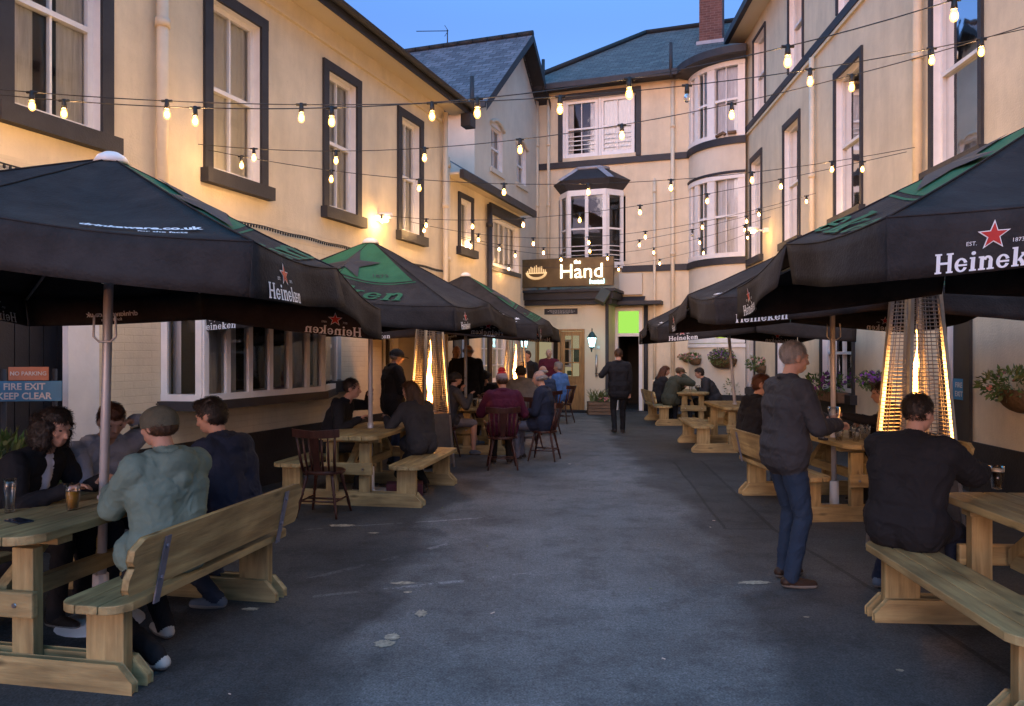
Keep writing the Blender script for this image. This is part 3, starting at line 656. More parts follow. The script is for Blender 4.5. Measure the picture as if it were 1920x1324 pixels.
mb = MB(); mb.add([FG(ga0, 0, 4.5), FG(ga0, -9, 4.5), FG(ga0, -9, 7.6), FG(ga0, 0, 7.6)], [(0, 1, 2, 3)], uvs=[(0, 0), (9, 0), (9, 3), (0, 3)]); obj('side_wall', mb, 'pale', B3)
ll = math.hypot(gm-16.7, zr-7.5)
mb = MB()
for sgn in (-1, 1):
    e = 16.7 if sgn < 0 else 2*gm-16.7
    mb.add([FG(e, .4, 7.5), FG(e, -9, 7.5), FG(gm, -9, zr), FG(gm, .4, zr)], [(0, 1, 2, 3)], uvs=[(0, 0), (9.4, 0), (9.4, ll), (0, ll)])
obj('roof', mb, 'slate', B3)
mb = MB()
for sgn in (-1, 1):
    e = 16.7 if sgn < 0 else 2*gm-16.7
    mb.add([FG(e, .4, 7.48), FG(e, .0, 7.48), FG(gm, .0, zr-.02), FG(gm, .4, zr-.02)], [(0, 1, 2, 3)])
    mb.add([FG(e, .41, 7.30), FG(e, .41, 7.52), FG(gm, .41, zr+.02), FG(gm, .41, zr-.22)], [(0, 1, 2, 3)])
mb.box(16.62, 16.7, -9, .4, 7.38, 7.5, T=T3); obj('bargeboard', mb, 'black', B3)
mb = MB(); x = 0
while x < 9: mb.tube([FG(gm, .4-x, zr+.02), FG(gm, .4-x-.43, zr+.02)], .09, 8); x += .45
obj('ridge_tiles', mb, 'slate2', B3)
# aerial on its ridge
AE = thing('tv_aerial', 'thin television aerial on the slate ridge against the sky', 'aerial', tuple(FG(gm, -2.2, zr)))
b0 = FG(gm, -2.2, zr); top = b0+Vector((0, 0, .48)); mb = MB(); mb.tube([b0, top], .018, 6); obj('mast', mb, 'cable', AE)
tp = top+Vector((.02, 0, -.03)); dl = Vector((-.93, .1, .03)); mb = MB(); mb.tube([tp, tp+dl], .012, 5)
for i in range(13): c = tp+dl*(i/12.5); e = Vector((0, .10, .045)); mb.tube([c-e, c+e], .005, 4)
for q in (-1, 1): mb.tube([tp-dl*.0, tp+Vector((-.1, 0, .16*q))], .008, 4)
obj('boom', mb, 'cable', AE)

# ================================================================== far hotel front
B4 = thing('hotel_building', 'cream three storey hotel front with bays and slate roof closing the yard', 'building', tuple(FF(-3.5, 0, 0)))
T4 = FF.mat(); f0, f1 = -7.3, -.6
up = (-6.13, -3.95, 7.42, 9.12); dg = (FF.px(1153), FF.px(1204), 0, 2.95)
bayh = (-6.25, -4.25, 4.3, 6.2)
wall(FF, f0, f1, 0, 9.5, [up, dg, bayh], B4, m='cream')
for i in range(2):
    a = up[0]+.06+(up[1]-up[0]-.12)*i/2+(.04 if i else 0); b = a+(up[1]-up[0]-.12)/2-.04
    window(FF, B4, a, b, up[2], up[3], bars=(1, 1), black=0, sill=False, botrails=5 if True else 0, gap=.5 if i == 0 else 0, frame=.09)
mb = MB(); mb.box(up[0], up[0]+.06, -.16, -.05, up[2], up[3], T=T4); obj('window_post', mb, 'white', B4); mb = MB(); mb.box(-5.06, -4.98, -.16, -.05, up[2], up[3], T=T4); obj('window_post', mb, 'white', B4)
mb = MB(); mb.box(up[0]-.13, up[0], 0, .05, 7.32, 9.3, T=T4); mb.box(up[1], up[1]+.15, 0, .05, 7.32, 9.3, T=T4); mb.box(up[0], up[1], 0, .05, 9.13, 9.3, T=T4); obj('surround', mb, 'black', B4)
mb = MB(); mb.box(f0, -2.46, 0, .055, 7.12, 7.30, T=T4); obj('string_course', mb, 'black', B4); mb = MB(); mb.box(-4.35, -2.46, 0, .055, 3.98, 4.16, T=T4); obj('string_course', mb, 'black', B4)
poly_bay('bay_window', FF, B4, [(-6.2, 0), (-5.85, .45), (-4.72, .45), (-4.32, 0)], 4.2, 6.25, [1, 2, 1], mullw=.10, rail=True, rails=4, roof=('black', 7.0, .22), dark_sill=False, curt=False)
k = MB(); q_ = (-6.9, -3.7, 3.9, 6.9)
k.add([FF(q_[0], -1.4, q_[2]), FF(q_[1], -1.4, q_[2]), FF(q_[1], -1.4, q_[3]), FF(q_[0], -1.4, q_[3]), FF(bayh[0], -.17, bayh[2]), FF(bayh[1], -.17, bayh[2]), FF(bayh[1], -.17, bayh[3]), FF(bayh[0], -.17, bayh[3])], [(0, 1, 2, 3), (0, 1, 5, 4), (1, 2, 6, 5), (2, 3, 7, 6), (3, 0, 4, 7)]); obj('room_backing', k, 'room', B4)
# black eaves, roof
def bow_pt(th, r=1.5): return (-1.0+r*math.sin(th), -.35+r*math.cos(th))
bths = [R(-76.5+4.5*i) for i in range(19)]     # left end of the bow round to its front
mb = MB(); mb.box(f0-.2, -2.5, 0, .42, 9.40, 9.44, T=T4); obj('soffit', mb, 'black', B4)
mb = MB(); mb.box(f0-.2, -2.62, .42, .50, 9.36, 9.52, T=T4)
for th0, th1 in zip(bths, bths[1:]):
    a, b = bow_pt(th0, 1.92), bow_pt(th1, 1.92); a2, b2 = bow_pt(th0, 1.80), bow_pt(th1, 1.80)
    mb.add([FF(*a, 9.36), FF(*b, 9.36), FF(*b, 9.55), FF(*a, 9.55), FF(*a2, 9.36), FF(*b2, 9.36)], [(0, 1, 2, 3), (0, 1, 5, 4)])
    c_, d_ = bow_pt(th0, 1.5), bow_pt(th1, 1.5); mb.add([FF(*a2, 9.37), FF(*b2, 9.37), FF(*d_, 9.30), FF(*c_, 9.30)], [(0, 1, 2, 3)])
obj('gutter', mb, 'black', B4)
mb = MB()
P_ = lambda s_, d_, z_: FF(s_, d_, z_)
ez = 9.5; rz_ = 12.6; rd = -4.4
poly = [(f0-.3, .5, ez), (6, .5, ez), (6, rd, rz_), (-4.4, rd, rz_)]
vs = [P_(*p) for p in poly]; mb.add(vs, [(0, 1, 2, 3)], uvs=[(p[0], (p[1]-.5)*-1.18) for p in poly])
poly2 = [(f0-.3, .5, ez), (-4.4, rd, rz_), (-4.4, -6, rz_), (f0-.3, -9, ez)]; mb.add([P_(*p) for p in poly2], [(0, 1, 2, 3)], uvs=[(0, 0), (5, 5), (7, 5), (9, 0)])
for th0, th1 in zip(bths, bths[1:]):       # roof over the bow
    a, b = bow_pt(th0, 1.86), bow_pt(th1, 1.86)
    hz = lambda d_: ez+.7*0
    mb.add([FF(*a, 9.54), FF(*b, 9.54), FF(-1.0, -.8, 10.5)], [(0, 1, 2)], uvs=[(th0*2, 0), (th1*2, 0), (0, 2)])
obj('roof', mb, 'slate2', B4)
mb = MB()
for (p, q) in ((poly[0], poly[3]), (poly[3], poly[2])): mb.tube([P_(*p)+Vector((0, 0, .05)), P_(*q)+Vector((0, 0, .05))], .09, 7)
obj('ridge_tiles', mb, 'slate2', B4)
mb = MB(); sc_ = FF.px(1311, -2.0); 
def uvbox(mb, F, s0, s1, d0, d1, z0, z1):
    for (a, b) in (((s0, d1), (s1, d1)), ((s0, d0), (s0, d1)), ((s1, d1), (s1, d0))):
        L_ = abs(b[0]-a[0])+abs(b[1]-a[1]); mb.add([F(a[0], a[1], z0), F(b[0], b[1], z0), F(b[0], b[1], z1), F(a[0], a[1], z1)], [(0, 1, 2, 3)], uvs=[(0, z0), (L_, z0), (L_, z1), (0, z1)])
    mb.add([F(s0, d0, z1), F(s1, d0, z1), F(s1, d1, z1), F(s0, d1, z1)], [(0, 1, 2, 3)])
uvbox(mb, FF, sc_, sc_+.68, -2.9, -2.0, 10.8, 15.0); obj('chimney', mb, 'brick', B4)
mb = MB(); mb.box(sc_-.08, sc_+.76, -2.9, -1.9, 11.0, 11.12, T=T4); obj('flashing', mb, 'lead', B4)
for px_ in (1009, 1030): pipe(B4, FF, FF.px(px_), 3.4, 9.2, r=.045)
pipe(B4, FF, FF.px(1262), 0, 9.3, r=.055); pipe(B4, FF, FF.px(1228), 0, 6.6, r=.04)
for px_, z in ((1027, 9.5), (1262, 9.5)): mb = MB(); s_ = FF.px(px_); mb.tube([FF(s_, .46, 9.3), FF(s_, .46, 10.25)], .05, 8); obj('vent_pipe', mb, 'black', B4)
# bow tower
for z0, z1 in ((0, 1.9), (3.3, 4.15), (6.35, 7.3)):
    mb = MB()
    for th0, th1 in zip(bths, bths[1:]):
        a, b = bow_pt(th0), bow_pt(th1)
        mb.add([FF(*a, z0), FF(*b, z0), FF(*b, z1), FF(*a, z1)], [(0, 1, 2, 3)], uvs=[(th0*1.5, z0), (th1*1.5, z0), (th1*1.5, z1), (th0*1.5, z1)], sm=True)
    obj('bow_wall', mb, 'pale', B4)
def bow_ring(z0, z1, r0, m, name='string_course'):
    mb = MB()
    for th0, th1 in zip(bths, bths[1:]):
        a, b, c, d = bow_pt(th0, r0), bow_pt(th1, r0), bow_pt(th1, 1.45), bow_pt(th0, 1.45)
        mb.add([FF(*a, z0), FF(*b, z0), FF(*b, z1), FF(*a, z1), FF(*d, z0), FF(*c, z0), FF(*d, z1), FF(*c, z1)], [(0, 1, 2, 3), (0, 1, 5, 4), (3, 2, 7, 6)], sm=False)
    obj(name, mb, m, B4)
bow_ring(7.12, 7.30, 1.56, 'black'); bow_ring(3.98, 4.15, 1.56, 'black'); bow_ring(6.36, 6.42, 1.54, 'black'); bow_ring(0, .55, 1.53, 'plinth', 'plinth'); bow_ring(1.80, 1.9, 1.54, 'white', 'sill')
def bow_window(z0, z1, lights, glassm='wglass', lit=None):
    mb = MB(); gl = MB(); cu = MB()
    edges = sorted({-76.5, 0, *[x for l in lights for x in l]})
    def seg(t0, t1, za, zb, r1, r0, m_=mb):
        n_ = max(1, int(abs(t1-t0)/5)); 
        for i in range(n_):
            a = R(t0+(t1-t0)*i/n_); b = R(t0+(t1-t0)*(i+1)/n_)
            q = [bow_pt(a, r1), bow_pt(b, r1), bow_pt(b, r0), bow_pt(a, r0)]
            vs = [FF(*p, za) for p in q]+[FF(*p, zb) for p in q]
            m_.add(vs, [(0, 1, 5, 4), (0, 1, 2, 3), (4, 5, 6, 7), (3, 0, 4, 7), (1, 2, 6, 5)])
    seg(-76.5, 4, z1-.12, z1, 1.52, 1.40); seg(-76.5, 4, z0, z0+.12, 1.52, 1.40)
    ed = [-76.5]+[x for l in lights for x in l]+[4]
    for a, b in zip(ed[::2], ed[1::2]): seg(a, b, z0+.12, z1-.12, 1.50, 1.40)
    for a, b in lights:
        zm = (z0+z1)/2; seg(a, b, zm-.03, zm+.03, 1.47, 1.41)
        if b-a > 8: m = (a+b)/2; seg(m-.5, m+.5, z0+.12, z1-.12, 1.455, 1.42)
        n_ = 6
        for i in range(n_):
            p, q = bow_pt(R(a+(b-a)*i/n_), 1.43), bow_pt(R(a+(b-a)*(i+1)/n_), 1.43); gl.add([FF(*p, z0), FF(*q, z0), FF(*q, z1), FF(*p, z1)], [(0, 1, 2, 3)])
            p, q = bow_pt(R(a+(b-a)*i/n_), 1.33+.01*(i % 2)), bow_pt(R(a+(b-a)*(i+1)/n_), 1.33+.01*((i+1) % 2)); cu.add([FF(*p, z0), FF(*q, z0), FF(*q, z1), FF(*p, z1)], [(0, 1, 2, 3)])
    wo = obj('bow_window', mb, 'white', B4); obj('pane', gl, glassm, wo); obj('curtain' if not lit else 'lit_blind', cu, lit or 'curtain', wo)
LT = [(-66, -56), (-50, -36), (-27, -3)]
bow_window(7.32, 9.3, LT); bow_window(4.17, 6.34, LT); bow_window(1.92, 3.3, LT, lit='yellow_glow')
mb = MB(); a = bow_pt(R(-24), 1.56); b = bow_pt(R(-4), 1.58); mb.tube([FF(*a, 7.36), FF(*bow_pt(R(-16), 1.6), 7.42), FF(*bow_pt(R(-14), 1.6), 7.36)], .045, 6); mb.tube([FF(*bow_pt(R(-12), 1.6), 7.40), FF(*b, 7.40)], .05, 6); obj('sill_clutter', mb, 'old_wood', B4)
# meter box beside the sign
mb = MB(); mb.box(-4.42, -3.75, 0, .12, 3.32, 3.93, T=T4); obj('meter_box', mb, 'pale', B4, bevel=.01)
# lit passage doorway with a green lit fanlight
a, b, c, d = dg; mb = MB()
mb.box(a, a+.09, -.14, .02, 0, 2.95, T=T4); mb.box(b-.09, b, -.14, .02, 0, 2.95, T=T4); mb.box(a+.09, b-.09, -.14, .015, 2.86, 2.95, T=T4); mb.box(a+.09, b-.09, -.14, .015, 2.13, 2.22, T=T4); ds = obj('side_doorway', mb, 'white', B4)
mb = MB(); mb.add([FF(a, -.08, 2.2), FF(b, -.08, 2.2), FF(b, -.08, 2.9), FF(a, -.08, 2.9)], [(0, 1, 2, 3)]); obj('fanlight', mb, 'green_glow', ds)
mb = MB(); mb.add([FF(a, -.17, 0), FF(b, -.17, 0), FF(b, -.17, 2.2), FF(a, -.17, 2.2), FF(a-.2, -3, 0), FF(b+.2, -3, 0), FF(b+.2, -3, 2.2), FF(a-.2, -3, 2.2)], [(0, 4, 7, 3), (1, 5, 6, 2), (4, 5, 6, 7), (3, 2, 6, 7)]); obj('passage', mb, 'room', ds)
mb = MB(); mb.box(a-.1, b+.6, 0, .5, 3.02, 3.12, T=T4); mb.add([FF(a-.15, .52, 3.0), FF(b+.1, .52, 3.0), FF(b+.1, 0, 3.28), FF(a-.15, 0, 3.28)], [(0, 1, 2, 3)]); obj('door_canopy', mb, 'black', B4)
mb = MB(); mb.tube([FF(b+.12, .08, 0), FF(b+.12, .08, 3.0)], .06, 8); mb.box(b+.05, b+.16, 0, .05, 0, 3, T=T4); obj('door_post', mb, 'black', B4)
mb = MB(); mb.box(b+.2, -2.46, 0, .02, 0, .5, T=T4); obj('plinth', mb, 'plinth', B4)

# entrance porch (part of the hotel front)
T5 = FP.mat(); p0, p1 = -9.0, -4.55
od = (FP.px(1004), FP.px(1050), 0, 2.32); ol = (FP.px(1050)+.01, FP.px(1096), 0, 2.32)
od = (od[0], ol[1], 0, 2.32)
wall(FP, p0, p1, 0, 3.0, [od], B4, name='porch_wall', m='cream', dep=.2)
mb = MB(); mb.add([FP(p1, 0, 0), FP(p1, -1.1, 0), FP(p1, -1.1, 3.0), FP(p1, 0, 3.0)], [(0, 1, 2, 3)], uvs=[(0, 0), (1, 0), (1, 3), (0, 3)]); obj('porch_side', mb, 'cream', B4)
mb = MB(); mb.box(p0, p1+.16, -1.1, .18, 3.0, 3.14, T=T5); mb.box(p0, p1+.22, -1.1, .26, 3.14, 3.34, T=T5); mb.box(p0, p1+.28, -1.1, .34, 3.34, 3.42, T=T5); obj('porch_cornice', mb, 'black', B4)
mb = MB(); mb.box(ol[1]+.03, p1+.02, 0, .05, 0, 2.98, T=T5); obj('pilaster', mb, 'cream', B4)
mb = MB(); mb.box(p1-.02, p1+.06, .06, .14, 0, 3.0, T=T5); obj('downpipe', mb, 'black', B4)
mb = MB(); mb.box(-6.9, p1+.1, 0, .35, 0, .06, T=T5); obj('door_step', mb, 'plinth', B4)
# hall inside
h0, h1 = od[0]-.6, od[1]+.1
mb = MB(); mb.add([FP(h0, -.9, 0), FP(h1, -.9, 0), FP(h1, -.9, 2.6), FP(h0, -.9, 2.6)], [(0, 1, 2, 3)]); mb.add([FP(h0, -.2, 0), FP(h0, -.9, 0), FP(h0, -.9, 2.6), FP(h0, -.2, 2.6)], [(0, 1, 2, 3)]); obj('hall_wall', mb, 'hall_glow', B4)
mb = MB(); mb.box(od[0]+.28, od[0]+.75, -.88, -.85, 1.30, 1.98, T=T5); obj('hall_picture', mb, 'room', B4); 
mb = MB(); mb.box(od[0]+.22, od[0]+.81, -.885, -.87, 1.24, 2.04, T=T5); obj('picture_frame', mb, 'white', B4)
mb = MB(); mb.box(od[0], od[0]+.05, -.2, .02, 0, 2.32, T=T5); mb.box(ol[0]-.07, ol[0]-.0, -.12, .02, 0, 2.32, T=T5); mb.box(od[1]-.05, od[1], -.2, .02, 0, 2.32, T=T5); mb.box(od[0], od[1], -.2, .03, 2.27, 2.32, T=T5); obj('door_frame', mb, 'oak', B4)
a, b = ol[0]+.02, ol[1]-.06; mb = MB()
mb.box(a, a+.10, -.07, -.02, .04, 2.25, T=T5); mb.box(b-.10, b, -.07, -.02, .04, 2.25, T=T5); mb.box(a+.1, b-.1, -.07, -.02, .04, .16, T=T5); mb.box(a+.1, b-.1, -.07, -.02, 2.14, 2.25, T=T5); mb.box(a+.1, b-.1, -.07, -.02, .82, 1.0, T=T5); mb.box(a+.1, b-.1, -.06, -.03, .16, .82, T=T5)
mb.box((a+b)/2-.015, (a+b)/2+.015, -.06, -.025, 1.0, 2.14, T=T5)
for z in (1.38, 1.76): mb.box(a+.1, b-.1, -.06, -.025, z-.015, z+.015, T=T5)
do = obj('front_door', mb, 'oak', B4)
g = MB(); g.add([FP(a+.1, -.045, 1.0), FP(b-.1, -.045, 1.0), FP(b-.1, -.045, 2.14), FP(a+.1, -.045, 2.14)], [(0, 1, 2, 3)]); obj('pane', g, 'wglass', do)
g = MB(); g.box((a+b)/2+.02, b-.11, -.15, -.14, 1.4, 1.78, T=T5); g.box(a+.14, (a+b)/2-.04, -.15, -.14, 1.02, 1.15, T=T5); obj('door_notice', g, mat('dark green notice', (.05, .10, .06), .6), do)
mb = MB(); mb.box(p1-.34, p1-.10, .055, .07, 1.2, 1.9, T=T5) if False else mb.tube([FP(p1-.28, .09, 1.0), FP(p1-.28, .12, 1.3), FP(p1-.28, .09, 1.6)], .03, 6); mb.box(p1-.34, p1-.2, .05, .06, 1.75, 1.85, T=T5); obj('wall_fitting', mb, 'steel', B4)
# licensee plate, tiny unreadable lines
t = thing('licence_plate', 'small black plate with fine pale lines above the hotel door', 'sign', tuple(FP(-6.3, 0, 2.8)))
mb = MB(); mb.box(FP.px(1021), FP.px(1083), .0, .02, 2.74, 2.9, T=T5); obj('panel', mb, 'black', t)
mb = MB()
for z, u0, u1 in ((2.855, .15, .85), (2.825, .1, .9), (2.795, .2, .8), (2.77, .25, .7)):
    A, B = FP.px(1021), FP.px(1083); x = A+(B-A)*u0
    while x < A+(B-A)*u1: l_ = random.uniform(.03, .08); mb.box(x, x+l_, .02, .023, z-.004, z+.004, T=T5); x += l_+.02
obj('fine_print', mb, 'sign_text', t)

# the hotel sign
SG = thing('hotel_sign', 'dark box sign with glowing letters the Hand hotel over the entrance', 'sign', tuple(FP(-6, .3, 3.9)))
FSG = Frame(FP(0, .36, 0), V, -U); sA = FSG.px(975); sB = FSG.px(1150); T6 = FSG.mat()
mb = MB(); mb.box(sA, sB, -.14, .0, 3.49, 4.28, T=T6); obj('sign_box', mb, mat('bronze sign face', (.15, .10, .045), .5, .3, 2, metal=.2), SG, bevel=.01)
def sign_text(txt, size, px_, z, m, bold=.0, nm='lettering', sx=1.0, depth=.03):
    vs, fs = text2d(txt, size, bold); s_ = FSG.px(px_); tb = MB()
    top_ = [FSG(s_+x*sx, depth, z+y) for x, y in vs]; tb.add(top_, fs); obj(nm, tb, m, SG)
halo = emat('letter halo', (1, .62, .28), .12)
sign_text('Hand', .56, 1090, 3.885, halo, .012, 'halo', 1.05, .010)
sign_text('Hand', .56, 1090, 3.885, 'sign_warm', -.006, sx=1.05)
sign_text('the', .15, 1083, 4.155, 'sign_warm', .0, depth=.034)
sign_text('hotel', .20, 1120, 3.60, 'sign_cyan', -.001, depth=.05)
# crest: ornate battlement shape over a leafy garland
mb = MB(); cx = FSG.px(1006)
for i in range(11):
    x = (i-5)*.052; h_ = .13+.05*((i*7) % 3)/2-.004*(i-5)**2; mb.box(cx+x-.012, cx+x+.012, .01, .022, 3.90, 3.90+h_, T=T6)
    mb.lathe([(.0, .0), (.02, .01), (.0, .03)], tuple(FSG(cx+x, .02, 3.90+h_)), 6)
mb.box(cx-.30, cx+.30, .01, .02, 3.87, 3.90, T=T6)
for k_ in range(26):
    t_ = math.pi*(1+k_/25); p = FSG(cx+.31*math.cos(t_), .02, 3.90+.20*math.sin(t_)); q = FSG(cx+.24*math.cos(t_+.12), .02, 3.90+.13*math.sin(t_+.12)); mb.tube([p, q], .010, 5)
obj('crest', mb, 'sign_gold', SG)
# floodlight
FLD = thing('floodlight', 'dark box floodlight on the porch corner right of the sign', 'lamp', tuple(FP(p1+.1, .4, 3.15)))
mb = MB(); Tm = Matrix.Translation(FP(p1-.02, .48, 3.18)) @ Matrix.Rotation(R(-12), 4, 'Z') @ Matrix.Rotation(R(28), 4, 'Y') @ Matrix.Rotation(R(-25), 4, 'X')
mb.box(-.14, .14, -.10, .10, -.20, .20, T=Tm); obj('housing', mb, mat('dark green metal', (.06, .06, .04), .5, .2), FLD, bevel=.015)
mb = MB(); mb.tube([FP(p1-.02, .46, 3.2), FP(p1-.02, .1, 3.25)], .02, 6); obj('bracket', mb, 'black', FLD)

# lanterns
def lantern(px_, py_, Yd, label):
    c = pix(px_, py_, Yd); t = thing('wall_lantern', label, 'lantern', tuple(c), 0, 'green wall lanterns either side of the door')
    mb = MB(); mb.lathe([(.0, .36), (.012, .34), (.02, .30), (.01, .27), (.03, .25), (.05, .235), (.125, .12), (.135, .10), (.12, .10)], c, 6, sm=False)
    obj('hood', mb, 'lant', t)
    mb = MB()
    for k in range(6):
        a = 2*math.pi*k/6; mb.tube([(c.x+.12*math.cos(a), c.y+.12*math.sin(a), c.z+.10), (c.x+.062*math.cos(a), c.y+.062*math.sin(a), c.z-.16)], .009, 5)
    mb.lathe([(.0, -.21), (.03, -.20), (.07, -.17), (.066, -.15), (0, -.15)], c, 6, sm=False); obj('frame', mb, 'lant', t)
    mb = MB(); mb.lathe([(.055, -.15), (.108, .09)], c, 6, sm=False); obj('glass', mb, 'lantern_glow', t)
    mb = MB(); mb.tube([(c.x, c.y, c.z-.2), (c.x, c.y+.12, c.z-.28), (c.x+.0, c.y+.36, c.z-.2)], .015, 6); obj('bracket', mb, 'lant', t)
M['lant'] = mat('dark green lantern metal', (.02, .06, .055), .4, .1)
lantern(1110, 640, 20.6, 'green hexagonal lantern on the pilaster right of the open door')
lantern(983, 641, 20.9, 'green hexagonal lantern on the wall left of the open door')

# ================================================================== right building
B5 = thing('right_building', 'tall cream building with black framed sash windows along the right side', 'building', tuple(FR(10, 0, 0)))
r0, r1 = 0.5, 20.9
def rp(a, b): x, y = FR.px(a), FR.px(b); return (min(x, y), max(x, y))
uw = [rp(1750, 1838), rp(1568, 1615), rp(1471, 1499), rp(1409, 1428)]
sw = [rp(1762, 1850), rp(1572, 1604), rp(1480, 1506), rp(1414, 1435)]
gw = [(*rp(1399, 1415), .75, 2.4), (*rp(1458, 1480), .75, 2.4), (*rp(1542, 1600), .95, 2.35)]
gd = (*rp(1776, 1812), 0, 2.3)
hol = [(a, b, 4.05, 6.5) for a, b in uw]+[(a, b, 7.62, 9.5) for a, b in sw]+gw+[gd]
wall(FR, r0, r1, 0, 10.0, hol, B5)
T7 = FR.mat()
for i, (a, b) in enumerate(uw): window(FR, B5, a, b, 4.05, 6.5, bars=(0, 0), curt='blind' if i < 2 else 'curtain', black=.08, top=.14)
for a, b in sw: window(FR, B5, a, b, 7.62, 9.5, bars=(0, 0), sill=False, black=.06)
for i, h in enumerate(gw): window(FR, B5, *h, bars=(1, 1) if i == 2 else (0, 0), black=.08, curt='curtain' if i < 2 else None, gap=0)
mb = MB(); a, b, c, d = gd; mb.box(a-.14, a, 0, .04, 0, 2.45, T=T7); mb.box(b, b+.14, 0, .04, 0, 2.45, T=T7); mb.box(a, b, 0, .04, 2.302, 2.45, T=T7); mb.box(a+.03, b-.03, -.12, -.06, .02, 2.28, T=T7); sdr = obj('side_door', mb, mat('dark brown door', (.035, .03, .025), .6, .2), B5)
mb = MB(); mb.box(r0, gd[0]-.14, 0, .03, 0, .6, T=T7); mb.box(gd[1]+.14, r1, 0, .03, 0, .6, T=T7); obj('plinth', mb, 'plinth', B5)
mb = MB(); mb.box(gw[2][0]-.1, gw[2][1]+.1, 0, .035, .6, .79, T=T7); obj('sill_panel', mb, 'plinth', B5)
mb = MB(); mb.box(r0, r1-.3, 0, .06, 7.40, 7.56, T=T7); obj('string_course', mb, 'black', B5)
mb = MB(); mb.box(r0, r1-.3, 0, .045, 7.33, 7.39, T=T7); obj('moulding', mb, 'cream', B5)
mb = MB(); mb.box(r0, r1-.1, 0, .42, 9.9, 9.94, T=T7); obj('soffit', mb, 'cream', B5)
mb = MB(); mb.box(r0, r1-.1, .42, .54, 9.88, 10.06, T=T7); obj('gutter', mb, 'black', B5)
mb = MB(); mb.add([FR(r0, .5, 10.02), FR(r1, .5, 10.02), FR(r1, -5, 13), FR(r0, -5, 13)], [(0, 1, 2, 3)], uvs=[(0, 0), (20, 0), (20, 6), (0, 6)]); obj('roof', mb, 'slate2', B5)
mb = MB(); mb.add([FR(r1, 0, 0), FR(r1, -6, 0), FR(r1, -6, 10), FR(r1, 0, 10)], [(0, 1, 2, 3)]); obj('end_wall', mb, 'cream', B5)
pipe(B5, FR, FR.px(1531), 2.4, 7.3, r=.05); pipe(B5, FR, FR.px(1733), 3.0, 9.9, r=.06); pipe(B5, FR, FR.px(1403)+.55, 0, 9.3, r=.06, d=.12); pipe(B5, FR, FR.px(1397)+.2, 0, 9.3, r=.05, d=.3)
sign_board('side_exit_sign', 'small blue exit sign on the dark side door behind the right patio heater', Frame(FR(gd[0]+.25, -.05, 0), -UR, NR), 0, 0, 1.2, .30, .26, 'sign_blue', [('FIRE', .09, 0, .05, .002, 'sign_text'), ('EXIT', .09, 0, -.06, .002, 'sign_text')])
# bulkhead lamp on an arm (right wall) and the globe on the left wall
def wall_lamp(P, n_, label, arm=.3):
    t = thing('wall_lamp', label, 'lamp', tuple(P)); mb = MB()
    mb.box(-.06, .06, -.06, .06, -.05, .05, T=Matrix.Translation(P)); mb.tube([P, P+n_*arm], .02, 6); mb.tube([P+n_*(arm-.12)+Vector((0, 0, .05)), P+n_*(arm+.12)+Vector((0, 0, .03))], .05, 8); obj('arm', mb, 'white', t)
    mb = MB(); mb.ell(P+n_*arm+Vector((0, 0, -.04)), (.06, .06, .03), 10, 6); obj('lamp_glass', mb, 'lamp_glow', t)
wall_lamp(FR(FR.px(1440), .05, 4.55), NR, 'glowing bulkhead lamp on an arm from the right wall')
wall_lamp(FL(FL.px(708), .03, LZ(708, 410)), V, 'small glowing lamp fixed to the left wall between two sash windows', .1)
